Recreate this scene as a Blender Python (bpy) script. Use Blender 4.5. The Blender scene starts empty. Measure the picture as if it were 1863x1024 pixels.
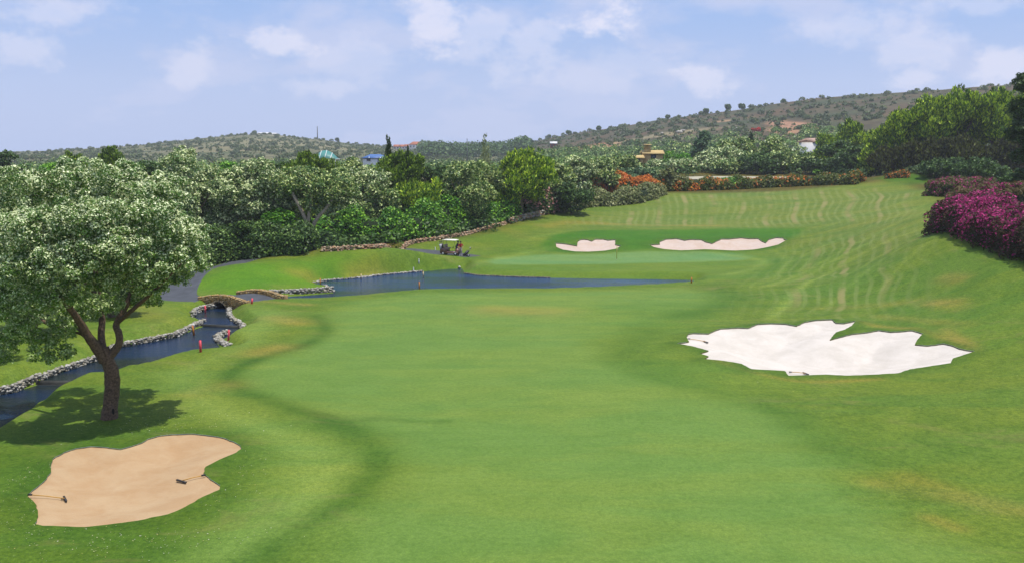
import bpy, bmesh, math, random
import numpy as np
from mathutils import Vector
from mathutils.geometry import delaunay_2d_cdt
R = math.radians
SC = bpy.context.scene
COL = SC.collection

# ------------------------------------------------------------------ camera
F, CX, CY, HOR, CH = 1750.0, 931.5, 512.0, 275.0, 13.0
PITCH = math.atan((CY-HOR)/F)
cam = bpy.data.cameras.new('camera'); camo = bpy.data.objects.new('camera', cam); COL.objects.link(camo)
cam.sensor_width = 36; cam.lens = 36*F/1863; cam.clip_start = .5; cam.clip_end = 20000
camo.location = (0, 0, CH); camo.rotation_euler = (math.pi/2-PITCH, 0, 0)
SC.camera = camo

# ------------------------------------------------------------------ light and sky
SUN_EL, SUN_AZ = R(75), R(112)          # azimuth clockwise from +Y
SC.view_settings.view_transform = 'Standard'; SC.view_settings.look = 'None'
SC.view_settings.exposure = 0.0; SC.view_settings.gamma = 1
sl = bpy.data.lights.new('sun', 'SUN'); sl.energy = 5.0; sl.angle = R(.55); sl.color = (1, .965, .9)
so = bpy.data.objects.new('sun', sl); COL.objects.link(so)
sd = Vector((math.sin(SUN_AZ)*math.cos(SUN_EL), math.cos(SUN_AZ)*math.cos(SUN_EL), math.sin(SUN_EL)))
so.rotation_euler = sd.to_track_quat('Z', 'Y').to_euler(); so.location = (40, 20, 90)
SC.cycles.use_denoising = True
SC.cycles.max_bounces = 8; SC.cycles.transparent_max_bounces = 16; SC.cycles.volume_bounces = 0

W = bpy.data.worlds.new('World'); SC.world = W; W.use_nodes = True
wt = W.node_tree; wt.nodes.clear()
class NT:
    def __init__(s, t): s.t = t
    def n(s, typ, **k):
        nd = s.t.nodes.new(typ)
        for a, b in k.items(): setattr(nd, a, b)
        return nd
    def put(s, sock, v):
        if hasattr(v, 'links') or hasattr(v, 'is_output'): s.t.links.new(v, sock)
        else: sock.default_value = v
    def m(s, op, a, b=0.0, c=None, clamp=False):
        nd = s.n('ShaderNodeMath', operation=op, use_clamp=clamp)
        s.put(nd.inputs[0], a); s.put(nd.inputs[1], b)
        if c is not None: s.put(nd.inputs[2], c)
        return nd.outputs[0]
    def mix(s, f, a, b, bt='MIX'):
        nd = s.n('ShaderNodeMix', data_type='RGBA', blend_type=bt)
        s.put(nd.inputs[0], f)
        s.put(nd.inputs[6], a if not isinstance(a, tuple) else (*a[:3], 1))
        s.put(nd.inputs[7], b if not isinstance(b, tuple) else (*b[:3], 1))
        return nd.outputs[2]
    def ss(s, v, a, b):
        nd = s.n('ShaderNodeMapRange', interpolation_type='SMOOTHSTEP')
        s.put(nd.inputs[0], v); nd.inputs[1].default_value = a; nd.inputs[2].default_value = b
        return nd.outputs[0]
    def noise(s, vec, scale, detail=4, rough=.55, dist=0):
        nd = s.n('ShaderNodeTexNoise'); s.put(nd.inputs['Vector'], vec)
        nd.inputs['Scale'].default_value = scale; nd.inputs['Detail'].default_value = detail
        nd.inputs['Roughness'].default_value = rough; nd.inputs['Distortion'].default_value = dist
        return nd.outputs[0]
    def vscale(s, vec, sc, loc=(0, 0, 0)):
        nd = s.n('ShaderNodeMapping'); s.put(nd.inputs[0], vec)
        nd.inputs['Scale'].default_value = sc; nd.inputs['Location'].default_value = loc
        return nd.outputs[0]
q = NT(wt)
sky = q.n('ShaderNodeTexSky', sky_type='NISHITA', sun_disc=False, sun_elevation=SUN_EL, sun_rotation=SUN_AZ,
          air_density=1.0, dust_density=1.6, ozone_density=1.6, altitude=50)
tc = q.n('ShaderNodeTexCoord'); sx = q.n('ShaderNodeSeparateXYZ'); wt.links.new(tc.outputs['Generated'], sx.inputs[0])
el = sx.outputs[2]
skyc = q.mix(1.0, sky.outputs[0], (1.0, .98, 1.12), 'MULTIPLY')
skyc = q.mix(.72, skyc, (4.1, 6.5, 11.6))
dirv = tc.outputs['Generated']
nA = q.noise(q.vscale(dirv, (1, 1, 2.6)), 5.0, 8, .56)
nB = q.noise(q.vscale(dirv, (1, 1, 2.2), (3, 1, 2)), 14.0, 7, .6, .3)
cov = q.m('ADD', q.m('MULTIPLY', nA, .72), q.m('MULTIPLY', nB, .28))
veil = q.ss(cov, .40, .60)
low = q.m('SUBTRACT', 1.0, q.ss(el, .02, .17))
veil = q.m('MAXIMUM', q.m('MULTIPLY', veil, .9), q.m('MULTIPLY', low, .7))
c1 = q.mix(veil, skyc, (6.5, 7.3, 10.2))
# sunlit cumulus heads standing at fixed bearings
puffs = [(525, 85, 95, 28, .8), (800, 45, 60, 55, .85), (885, 65, 75, 40, .5), (1090, 50, 75, 34, 1.0), (1270, 155, 60, 34, .75), (1540, 60, 120, 40, .45),
         (1660, 95, 100, 45, .55), (1800, 130, 70, 45, .8), (360, 120, 60, 40, .55), (60, 95, 80, 40, .55), (1650, 150, 50, 22, .6), (120, 30, 110, 30, .5),
         (600, 160, 110, 22, .45), (960, 100, 130, 55, .5), (1750, 20, 130, 22, .4), (640, 120, 110, 50, .35), (1100, 130, 140, 50, .3)]
tx = q.m('DIVIDE', sx.outputs[0], q.m('MAXIMUM', sx.outputs[1], .05))
tz = q.m('DIVIDE', sx.outputs[2], q.m('MAXIMUM', sx.outputs[1], .05))
wob = q.m('MULTIPLY', q.m('SUBTRACT', q.noise(q.vscale(dirv, (1, 1, 1.6)), 22.0, 7, .62), .5), 3.4)
acc = None
for (px, py, wx, wz, s) in puffs:
    ax = (px-CX)/F; az = (HOR-py)/F
    dx = q.m('DIVIDE', q.m('SUBTRACT', tx, ax), wx/F); dz = q.m('DIVIDE', q.m('SUBTRACT', tz, az), wz/F)
    d = q.m('SQRT', q.m('ADD', q.m('MULTIPLY', dx, dx), q.m('MULTIPLY', dz, dz)))
    v = q.m('MULTIPLY', q.ss(q.m('SUBTRACT', q.m('ADD', 1.0, wob), d), -.12, .75), s)
    acc = v if acc is None else q.m('MAXIMUM', acc, v)
c2 = q.mix(q.m('MULTIPLY', acc, .9), c1, (9.5, 9.5, 11.3))
bg = q.n('ShaderNodeBackground'); bg.inputs[1].default_value = .089
wt.links.new(c2, bg.inputs[0])
wo = q.n('ShaderNodeOutputWorld'); wt.links.new(bg.outputs[0], wo.inputs[0])

# ------------------------------------------------------------------ helpers
def lin(c):
    c = np.array(c, float)/255
    return np.where(c <= .04045, c/12.92, ((c+.055)/1.055)**2.4)
K = 1.84
GT = np.array([1.05, .91, .66])
def A(r, g, b): return tuple(np.clip(lin((r, g, b))/K, 0, .8))     # base colour of a sunlit surface seen as r,g,b
_c, _s = math.cos(PITCH), math.sin(PITCH)
def ray(px, py):
    dz = (CY-py)/F
    return np.array([(px-CX)/F, _c+dz*_s, -_s+dz*_c])
def on_plane(px, py, z):
    d = ray(px, py); t = (z-CH)/d[2]; return d[0]*t, d[1]*t
def at(px, py, D):
    d = ray(px, py); t = D/d[1]; return np.array([d[0]*t, D, CH+d[2]*t])

# terrain control points
G = []
for x, y, z in [(0,5,0),(-30,15,0),(30,15,0),(-12,25,0),(12,25,0),(0,40,0),(-8,40,0),(12,40,0),(0,60,0),(-7,60,0),(10,60,0),(0,80,0),(-9,80,0),(12,78,0),
                (-15,38,0),(-19.2,45.7,0),(-14,50,0),(-31,58,.1),(-28,66,.1),(-50,60,.4),(-60,90,1.2),(-36,80,.15),(-30,92,.2),(-27,84,.05),(-20,82,.05),(-10,90,0),(0,93,-.05),(16,93,0),
                (-34,107,.8),(-24,115,.9),(-15,117,.6),(-10,118.5,.6),(-7,117,.5),(60,80,5),(70,120,6.2),(75,180,9),(90,150,9),
                (-60,110,1.5),(-60,150,2),(-30,150,2),(0,170,3.6),(-60,220,3),(0,230,5),(60,225,8.3),(110,230,10),(-120,120,2),(-110,200,3),(140,120,9),(100,60,5),(60,40,1.5),(45,25,.3),(-60,30,0),(-45,45,-.2),
                (0,260,6),(60,260,8.5),(-80,260,4),(130,260,11)]:
    G.append((x, y, z))
for px, py, D in [(450,485,96),(400,500,94),(560,468,104),(650,462,106),(750,461,108),(800,466,110),(600,500,101),(700,492,104),(520,510,95),(380,520,91),
                  (430,482,102),(900,478,111),(1100,480,111.5),(1380,480,111),(1100,458,122),(900,462,119),(1300,458,122),
                  (1040,457,122),(1180,457,122),(1400,455,122),(1060,437,127.5),(1300,437,127.5),(1430,436,127),(1050,422,133),(1200,418,134),(1320,417,134),(1440,417,133),
                  (1100,405,145),(1300,405,145),(1100,390,155),(1100,372,165),(1200,348,180),(1400,340,186),(1560,332,195),(1300,380,158),(1500,380,150),(1650,345,165),(1690,325,185),(1620,325,190),
                  (740,443,122),(850,428,130),(920,408,140),(990,390,150),(940,430,130),(1000,415,138),(1060,372,163),(1190,350,178),
                  (1700,430,92),(1863,490,74),(1600,470,95),(1500,450,115),(1600,400,125),(1500,500,98),(1600,540,80),(1750,560,70),(1863,600,62),(1863,700,51.5),(1863,900,36),(1770,640,60),
                  (1250,628,64),(1600,588,70),(1450,590,71),(1450,682,56),(1300,316,215),(1210,316,214),(1450,316,216),(1760,378,110),(1710,345,150),(1780,330,170),(1400,520,91),(1300,500,101)]:
    p = at(px, py, D); G.append(tuple(p))
G = np.array(G)
# drop control points that nearly coincide, then solve a multiquadric surface
keep = []
for i in range(len(G)):
    if all(np.hypot(*(G[i, :2]-G[j, :2])) > 1.5 for j in keep): keep.append(i)
G = G[keep]
C2 = 6.0**2
d2 = ((G[:, None, :2]-G[None, :, :2])**2).sum(-1)
M = np.sqrt(d2+C2) + np.eye(len(G))*(-.02)
n = len(G); Pm = np.c_[np.ones(n), G[:, :2]]
S = np.block([[M, Pm], [Pm.T, np.zeros((3, 3))]])
wts = np.linalg.solve(S, np.r_[G[:, 2], 0, 0, 0])
def rbf(X, Y):
    X = np.atleast_1d(np.asarray(X, float)); Y = np.atleast_1d(np.asarray(Y, float))
    out = wts[n]+wts[n+1]*X+wts[n+2]*Y
    for i in range(n): out = out + wts[i]*np.sqrt((X-G[i, 0])**2+(Y-G[i, 1])**2+C2)
    return out
rs = np.random.RandomState(5)
_ph = rs.rand(24, 3)
def vnoise(X, Y, L, seed=0):
    o = 0
    r2 = np.random.RandomState(seed)
    for k in range(7):
        a = r2.rand()*6.283; f = 2*math.pi/L*(.6+1.1*r2.rand()); p = r2.rand()*6.283
        o = o + np.sin((X*math.cos(a)+Y*math.sin(a))*f+p+1.3*np.sin((Y*math.cos(a)-X*math.sin(a))*f*.6+p*2))
    return o/7
RIDGE = [(-2600,276,1100),(-900,276,1100),(-300,274,1100),(0,277,1100),(110,275,1100),(230,268,1050),(300,262,1050),(370,254,1050),(440,248,1050),(490,245,1050),(540,250,1050),(600,256,1050),(650,263,1050),(700,266,1050),(760,269,1100),(900,268,1100),
         (950,264,1000),(1000,251,900),(1060,241,850),(1120,233,800),(1200,219,760),(1270,211,740),(1340,203,730),(1400,194,730),(1470,186,730),(1560,181,730),(1640,178,730),(1720,174,720),(1863,168,700),(2050,160,700),(2800,150,700),(4200,200,700)]
RP = np.array(RIDGE, float)
def far_h(X, Y):
    Yc = np.maximum(Y, 1); px = CX + F*_c*X/Yc
    r = np.hypot(X, Y)
    py = np.interp(px, RP[:, 0], RP[:, 1]); rd = np.interp(px, RP[:, 0], RP[:, 2])
    zr = CH+(HOR-py)/F*rd
    base = 5.0+0*X
    s0 = np.where(px > 930, 330, 480)
    t = np.clip((r-s0)/(rd-s0), 0, 1)
    h = base+(zr-base)*(t**1.25)*(1-.0*t)
    h = np.where(r > rd, zr-(r-rd)*.06, h)
    h = h + vnoise(X, Y, 130, 3)*np.clip((r-350)/300, 0, 1)*1.6*np.clip((rd-r)/150, .15, 1)
    return np.maximum(h, -5)
def base_h(X, Y):
    X = np.atleast_1d(np.asarray(X, float)); Y = np.atleast_1d(np.asarray(Y, float))
    r = np.hypot(X, Y)
    t = np.clip((r-225)/80, 0, 1); t = t*t*(3-2*t)
    a = rbf(X, Y) if (t < 1).any() else 0*X
    return a*(1-t)+far_h(X, Y)*t

# pixel outlines -> ground
def march(px, py, fn=base_h):
    d = ray(px, py)
    ts = np.linspace(20, 420, 1600)
    P = np.outer(ts, d); z = CH+P[:, 2]
    hh = fn(P[:, 0], P[:, 1])
    k = np.argmax(z < hh)
    if k == 0: k = len(ts)-1
    a, b = z[k-1]-hh[k-1], z[k]-hh[k]
    t = ts[k-1]+(ts[k]-ts[k-1])*(a/(a-b+1e-9))
    return d[0]*t, d[1]*t
def G2(pts): return [march(x, y) for x, y in pts]
def densify(P, step, jit=0, seed=0):
    r = random.Random(seed); out = []
    for i in range(len(P)):
        a = P[i]; b = P[(i+1) % len(P)]; L = math.hypot(b[0]-a[0], b[1]-a[1]); k = max(1, int(L/step))
        for j in range(k):
            t = j/k; out.append((a[0]+(b[0]-a[0])*t+(r.uniform(-jit, jit) if j else 0), a[1]+(b[1]-a[1])*t+(r.uniform(-jit, jit) if j else 0)))
    return out
def inside(P, X, Y):
    P = np.array(P); c = np.zeros(X.shape, bool); j = len(P)-1
    bb = (X > P[:, 0].min()) & (X < P[:, 0].max()) & (Y > P[:, 1].min()) & (Y < P[:, 1].max())
    xs, ys = X[bb], Y[bb]; cc = np.zeros(xs.shape, bool)
    for i in range(len(P)):
        xi, yi, xj, yj = *P[i], *P[j]
        if yi != yj: cc ^= ((yi > ys) != (yj > ys)) & (xs < (xj-xi)*(ys-yi)/(yj-yi)+xi)
        j = i
    c[bb] = cc; return c
def dist_line(P, X, Y, closed=False, cut=40):
    P = np.array(P, float); best = np.full(X.shape, 1e9)
    m = (X > P[:, 0].min()-cut) & (X < P[:, 0].max()+cut) & (Y > P[:, 1].min()-cut) & (Y < P[:, 1].max()+cut)
    xs, ys = X[m], Y[m]; b = np.full(xs.shape, 1e9)
    for i in range(len(P)-(0 if closed else 1)):
        ax, ay = P[i]; bx, by = P[(i+1) % len(P)]; dx, dy = bx-ax, by-ay; L = dx*dx+dy*dy+1e-12
        t = np.clip(((xs-ax)*dx+(ys-ay)*dy)/L, 0, 1)
        b = np.minimum(b, (xs-ax-t*dx)**2+(ys-ay-t*dy)**2)
    best[m] = np.sqrt(b); return best

z8 = lambda L: [(1200+x*.3559, 560+y*.3559) for x, y in L]
z7 = lambda L: [(x*.2773, 740+y*.2773) for x, y in L]
zb = lambda L: [(980+x*.2791, 400+y*.2791) for x, y in L]
BUNK_PX = {
 'right': z8([(90,193),(150,185),(138,165),(145,150),(170,146),(250,148),(280,135),(310,125),(400,120),(450,122),(500,102),(570,98),(640,100),(700,110),(740,90),(800,80),(880,77),(900,95),(940,97),(1000,85),(985,105),(950,125),(900,140),(870,175),(910,165),(980,148),(1060,140),(1120,130),(1180,138),(1290,130),(1345,145),(1320,170),(1305,195),(1370,200),(1450,190),(1500,200),(1530,212),(1610,225),(1560,240),(1500,258),(1490,280),(1400,292),(1280,310),(1220,330),(1100,338),(950,343),(850,338),(660,343),(640,320),(560,315),(470,310),(420,285),(380,278),(300,268),(225,262),(250,250),(205,238),(250,225),(180,208)]),
 'left': z7([(180,580),(215,545),(290,490),(332,440),(337,380),(347,350),(420,310),(500,285),(600,272),(700,278),(790,290),(850,275),(930,250),(970,225),(1040,205),(1130,195),(1270,190),(1400,205),(1470,218),(1530,240),(1575,265),(1585,285),(1550,310),(1440,355),(1350,400),(1335,440),(1380,480),(1445,520),(1440,545),(1330,590),(1180,670),(1100,700),(900,740),(700,765),(560,780),(400,775),(280,772),(230,760),(250,710),(248,670),(240,640),(215,610)]),
 'farleft': zb([(110,160),(180,165),(250,175),(255,152),(270,143),(290,140),(320,142),(345,150),(370,138),(420,138),(450,145),(500,142),(500,170),(537,176),(500,192),(430,202),(330,207),(240,205),(160,195),(115,180)]),
 'farright': zb([(722,168),(790,165),(788,152),(830,138),(900,135),(950,145),(990,140),(1060,142),(1090,155),(1130,163),(1160,150),(1190,138),(1240,138),(1320,130),(1370,136),(1430,135),(1455,150),(1480,158),(1500,140),(1550,128),(1595,130),(1598,138),(1620,138),(1560,165),(1490,180),(1400,195),(1280,202),(1170,198),(1080,195),(930,200),(820,192),(750,180)]),
}
BUNK = {k: densify(G2(v), .25 if k in ('left', 'right') else .5, .03, 1) for k, v in BUNK_PX.items()}
# water pools: far-bank points unprojected at water level, near-bank points a little higher (the bank's brow hides the rest)
def pool(pts, lev):
    return densify([on_plane(x, y, {L2: L1, L3: L2}[lev] if f == 'F' else lev+(.3 if f == 'n' else 0)) for x, y, f in pts], .5, 0, 3)
L1, L2, L3 = -.6, -.78, -1.0
POOLS = [
 ('pond', L1, pool([(421,561,'f'),(391,561,'f'),(402,551,'f'),(422,545,'f'),(440,542,'f'),(462,540,'f'),(520,539.5,'f'),(560,537,'f'),(607,533,'f'),(600,526,'f'),(590,519,'f'),(572,516,'f'),(590,511,'f'),(652,506,'f'),(700,500,'f'),(769,494,'f'),(810,490,'f'),(841,488.5,'f'),(845,497,'f'),(870,501,'f'),(930,503.5,'f'),(1000,505.5,'f'),(1100,507,'f'),(1200,508,'f'),(1262,509.5,'f'),
   (1262,513,'n'),(1200,517,'n'),(1100,521,'n'),(1000,524.5,'n'),(930,525.5,'n'),(860,526,'n'),(763,527,'n'),(715,532,'n'),(631,537,'n'),(540,541,'n'),(492,545,'n'),(470,548.5,'n'),(440,554,'n')], L1)),
 ('stream', L1, pool([(391,561,'f'),(372,564,'f'),(353,572,'f'),(352,576,'f'),(363,582,'f'),(372,589,'f'),(438,592,'f'),(424,584,'f'),(417,575,'f'),(417,565,'f'),(421,561,'f')], L1)),
 ('stream', L2, pool([(372,589,'F'),(350,600,'f'),(330,610,'f'),(272,622,'f'),(211,633,'f'),(173,657,'f'),(138,668,'f'),(111,677,'f'),(73,692,'f'),
   (140,692,'f'),(187,681,'n'),(205,674,'n'),(249,666.5,'n'),(293,652,'n'),(330,643,'n'),(365,639,'n'),(410,635,'n'),(420,630,'n'),(401,624,'n'),(394,617,'n'),(401,611,'n'),(415,605,'n'),(426,600,'n'),(441,596,'n'),(438,592,'F')], L2)),
 ('stream', L3, pool([(73,692,'F'),(29,712,'f'),(0,718,'f'),(-60,735,'f'),(-140,765,'f'),(-160,850,'n'),(-60,808,'n'),(0,772,'n'),(23,760,'n'),(47,743,'n'),(70,722,'n'),(97,710,'n'),(140,692,'F')], L3)),
]
# cart path, from the parked buggy round the mound to the bridge
PATHC = []
for px, D in [(862,115.5),(840,116.5),(800,118),(720,118.5),(650,117.5),(600,116.5),(540,114.5),(480,109.5),(435,105),(400,101.5),(365,98),(340,94.5),(325,91),(321,88),(327,85.5),(345,84.3),(366,84.2)]:
    PATHC.append(((px-CX)/(F*_c)*D, D))
PATHC = np.array(PATHC)
def offs(P, w):
    T = np.gradient(P, axis=0); T /= np.linalg.norm(T, axis=1)[:, None]+1e-9
    return P+np.c_[-T[:, 1], T[:, 0]]*w
def smooth(P, k=4):
    P = np.array(P, float)
    for _ in range(k):
        Q = [P[0]]
        for i in range(len(P)-1): Q += [P[i]*.75+P[i+1]*.25, P[i]*.25+P[i+1]*.75]
        P = np.array(Q+[P[-1]])
    return P
PC = smooth(PATHC, 2)
PATH = densify([tuple(p) for p in offs(PC, 1.7)]+[tuple(p) for p in offs(PC, -1.6)[::-1]], 1.0)

def smst(t): t = np.clip(t, 0, 1); return t*t*(3-2*t)
BW = 1.5
def ground_h(X, Y):
    X = np.atleast_1d(np.asarray(X, float)); Y = np.atleast_1d(np.asarray(Y, float))
    h = base_h(X, Y)
    h = h + vnoise(X, Y, 16, 9)*.05*smst((np.hypot(X, Y)-10)/30)
    for nm, lev, P in POOLS:
        d = dist_line(P, X, Y, True, 4); ins = inside(P, X, Y)
        w = smst(d/BW); w[ins] = 0
        h = np.where(w < 1, lev+(np.maximum(h, lev+.1)-lev)*w, h)
    for k in BUNK:     # raised lip on the uphill rim
        m = {'right': (.34, 1.3), 'left': (.12, 1.0), 'farleft': (.3, 2.0), 'farright': (.3, 2.0)}[k]
        P = np.array(BUNK[k]); cy = P[:, 1].mean()
        d = dist_line(BUNK[k], X, Y, True, 8); ins = inside(BUNK[k], X, Y)
        up = smst((Y-P[:, 1].min())/(P[:, 1].max()-P[:, 1].min()))
        h = h + np.where(ins, 1, np.exp(-(d/m[1])**2))*m[0]*up*0.9
    return h
def gz(x, y): return float(ground_h(x, y)[0])

# ------------------------------------------------------------------ materials
MATS = {}
def mat(name):
    m = bpy.data.materials.new(name); m.use_nodes = True; t = m.node_tree; t.nodes.clear()
    nt = NT(t); o = nt.n('ShaderNodeOutputMaterial'); p = nt.n('ShaderNodeBsdfPrincipled'); t.links.new(p.outputs[0], o.inputs[0])
    MATS[name] = m; return m, nt, p, o
def simple(name, col, rough=.7, spec=.3, metal=0, noise=0, nscale=8, bump=0, bscale=30):
    m, q, p, o = mat(name)
    tcn = q.n('ShaderNodeTexCoord').outputs['Object']
    c = tuple(col)
    if noise:
        nn = q.noise(tcn, nscale, 5); f = q.ss(nn, .3, .7)
        cc = q.mix(f, tuple(x*(1-noise) for x in c), tuple(min(.9, x*(1+noise)) for x in c)); q.put(p.inputs['Base Color'], cc)
    else: p.inputs['Base Color'].default_value = (*c, 1)
    if bump:
        b = q.n('ShaderNodeBump'); b.inputs['Strength'].default_value = bump; b.inputs['Distance'].default_value = .02
        q.put(b.inputs['Height'], q.noise(tcn, bscale, 5)); q.put(p.inputs['Normal'], b.outputs[0])
    p.inputs['Roughness'].default_value = rough; p.inputs['Specular IOR Level'].default_value = spec; p.inputs['Metallic'].default_value = metal
    return m
def leafmat(name, trans=.28, rough=.5, spec=.35, tint=(1, 1, .7)):
    m, q, p, o = mat(name)
    a = q.n('ShaderNodeAttribute', attribute_name='Col').outputs['Color']
    q.put(p.inputs['Base Color'], a); p.inputs['Roughness'].default_value = rough; p.inputs['Specular IOR Level'].default_value = spec
    tr = q.n('ShaderNodeBsdfTranslucent'); q.put(tr.inputs[0], q.mix(1, a, tint, 'MULTIPLY'))
    mx = q.n('ShaderNodeMixShader'); mx.inputs[0].default_value = trans
    q.t.links.new(p.outputs[0], mx.inputs[1]); q.t.links.new(tr.outputs[0], mx.inputs[2]); q.t.links.new(mx.outputs[0], o.inputs[0])
    return m
LEAF = leafmat('leaf_oak', .17, .42, .5)
LEAFG = leafmat('leaf_green', .2, .5, .3)
NEEDLE = leafmat('needle', .17, .55, .25)
PETAL = leafmat('petal', .3, .6, .2, (1, .9, .9))
def attrmat(name, rough=.85, bump=.5, bscale=12, var=.25):
    m, q, p, o = mat(name)
    g = q.n('ShaderNodeNewGeometry').outputs['Position']
    a = q.n('ShaderNodeAttribute', attribute_name='Col').outputs['Color']
    nn = q.ss(q.noise(g, bscale*.7, 6, .65), .3, .7)
    q.put(p.inputs['Base Color'], q.mix(nn, q.mix(1, a, (1-var,)*3, 'MULTIPLY'), q.mix(1, a, (1+var,)*3, 'MULTIPLY')))
    b = q.n('ShaderNodeBump'); b.inputs['Strength'].default_value = bump; b.inputs['Distance'].default_value = .05
    q.put(b.inputs['Height'], q.noise(g, bscale, 6)); q.put(p.inputs['Normal'], b.outputs[0])
    p.inputs['Roughness'].default_value = rough; p.inputs['Specular IOR Level'].default_value = .25
    return m
STONE = attrmat('stone', .85, .7, 9, .22)
BARK = attrmat('bark', .9, 1.0, 14, .45)
HILLM = attrmat('hill_soil', .95, .3, .35, .35)
DARKCORE = simple('dark_core', (.012, .022, .007), .9, .1)  # near-black filler added inside hedges to close see-through gaps

# grass
def grass_mat():
    m, q, p, o = mat('grass_turf')
    g = q.n('ShaderNodeNewGeometry').outputs['Position']
    col = q.n('ShaderNodeAttribute', attribute_name='Col').outputs['Color']
    st = q.n('ShaderNodeAttribute', attribute_name='Str').outputs['Vector']
    sp = q.n('ShaderNodeSeparateXYZ'); q.put(sp.inputs[0], st)     # x: stripe coordinate, y: stripe strength, z: roughness of turf
    rg = sp.outputs[2]
    big = q.noise(g, .055, 4, .5, .6); mid = q.noise(g, .45, 6, .62, .8); fine = q.noise(g, 4.2, 6, .75); grain = q.noise(g, 16, 4, .7)
    str1 = q.noise(q.vscale(g, (.18, .9, 1)), .9, 5, .6, .4); str2 = q.noise(q.vscale(g, (.3, 1, 1), (9, 4, 0)), .22, 5, .6, .5)
    c = col
    c = q.mix(q.m('MULTIPLY', q.ss(str2, .40, .60), q.m('MULTIPLY_ADD', rg, .2, .42)), c, q.mix(1, c, (1.42, 1.10, .92), 'MULTIPLY'))
    c = q.mix(q.m('MULTIPLY', q.ss(str1, .42, .66), .34), c, q.mix(1, c, (.78, .84, .78), 'MULTIPLY'))
    c = q.mix(q.m('MULTIPLY', q.ss(big, .42, .64), .30), c, q.mix(1, c, (1.25, 1.08, .95), 'MULTIPLY'))
    c = q.mix(q.m('MULTIPLY', q.ss(mid, .40, .66), q.m('MULTIPLY_ADD', rg, .4, .3)), c, q.mix(1, c, (.66, .78, .62), 'MULTIPLY'))
    c = q.mix(q.m('MULTIPLY', q.ss(fine, .38, .66), q.m('MULTIPLY_ADD', rg, .45, .42)), c, q.mix(1, c, (.52, .60, .46), 'MULTIPLY'))
    c = q.mix(q.m('MULTIPLY', q.ss(grain, .4, .7), q.m('MULTIPLY_ADD', rg, .4, .4)), c, q.mix(1, c, (1.75, 1.6, 1.5), 'MULTIPLY'))
    # dry straw patches in the rough
    dry = q.ss(q.noise(q.vscale(g, (.6, 1.2, 1)), .24, 8, .7, 1.0), .54, .70)
    c = q.mix(q.m('MULTIPLY', dry, q.m('MULTIPLY', rg, .38)), c, A(160, 150, 88))
    # mower lines
    wig = q.m('MULTIPLY', q.m('SUBTRACT', q.noise(g, .09, 4), .5), 1.1)
    s = q.m('ADD', sp.outputs[0], wig)
    w1 = q.m('SINE', q.m('MULTIPLY', s, 2*math.pi/1.35)); w2 = q.m('SINE', q.m('MULTIPLY', s, 2*math.pi/4.6))
    br = q.ss(q.noise(g, .13, 4, .6), .38, .62)
    a1 = q.m('MULTIPLY', q.m('MULTIPLY', q.ss(w1, .1, .95), sp.outputs[1]), q.m('MULTIPLY_ADD', br, .55, .2))
    a2 = q.m('MULTIPLY', q.m('MULTIPLY', q.ss(w2, .72, 1.0), q.ss(sp.outputs[1], .45, 1.0)), br)
    a0 = q.m('MULTIPLY', q.m('MULTIPLY', q.m('SUBTRACT', 1.0, q.ss(w1, -.95, -.1)), sp.outputs[1]), q.m('MULTIPLY', br, .30))
    c = q.mix(a0, c, q.mix(1, c, (.72, .84, .66), 'MULTIPLY'))
    c = q.mix(q.m('MULTIPLY', a1, .58), c, A(156, 168, 96))
    c = q.mix(q.m('MULTIPLY', a2, .8), c, A(168, 158, 98))
    q.put(p.inputs['Base Color'], c); p.inputs['Roughness'].default_value = .8; p.inputs['Specular IOR Level'].default_value = .12
    b = q.n('ShaderNodeBump'); b.inputs['Distance'].default_value = .06
    q.put(b.inputs['Strength'], q.m('MULTIPLY_ADD', rg, .5, .12)); q.put(b.inputs['Height'], q.m('ADD', fine, q.m('MULTIPLY', grain, .6))); q.put(p.inputs['Normal'], b.outputs[0])
    return m
GRASS = grass_mat()
def sand_mat(name, c0, c1, bumpd):
    m, q, p, o = mat(name)
    g = q.n('ShaderNodeNewGeometry').outputs['Position']
    n1 = q.noise(g, .7, 6, .6, .5); n2 = q.noise(g, 14, 5, .7)
    rk = q.noise(q.vscale(g, (1.2, 6.0, 1)), 3.4, 5, .65, .8)
    c = q.mix(q.ss(n1, .3, .7), c0, c1); c = q.mix(q.m('MULTIPLY', q.ss(n2, .4, .7), .25), c, q.mix(1, c, (.86, .84, .82), 'MULTIPLY'))
    c = q.mix(q.m('MULTIPLY', q.ss(rk, .42, .66), .32), c, q.mix(1, c, (.86, .84, .82), 'MULTIPLY'))
    q.put(p.inputs['Base Color'], c); p.inputs['Roughness'].default_value = .95; p.inputs['Specular IOR Level'].default_value = .1
    b = q.n('ShaderNodeBump'); b.inputs['Strength'].default_value = .6; b.inputs['Distance'].default_value = bumpd
    q.put(b.inputs['Height'], q.m('ADD', rk, q.m('MULTIPLY', n2, .25))); q.put(p.inputs['Normal'], b.outputs[0])
    return m
SANDL = sand_mat('sand_buff', A(230, 196, 152), A(218, 178, 132), .05)
SANDR = sand_mat('sand_white', (.58, .525, .46), (.50, .45, .385), .06)
SANDF = sand_mat('sand_pink', A(244, 222, 206), A(236, 208, 186), .05)
SOIL = simple('soil_lip', (.13, .12, .055), .95, .1, noise=.5, nscale=6)
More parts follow.
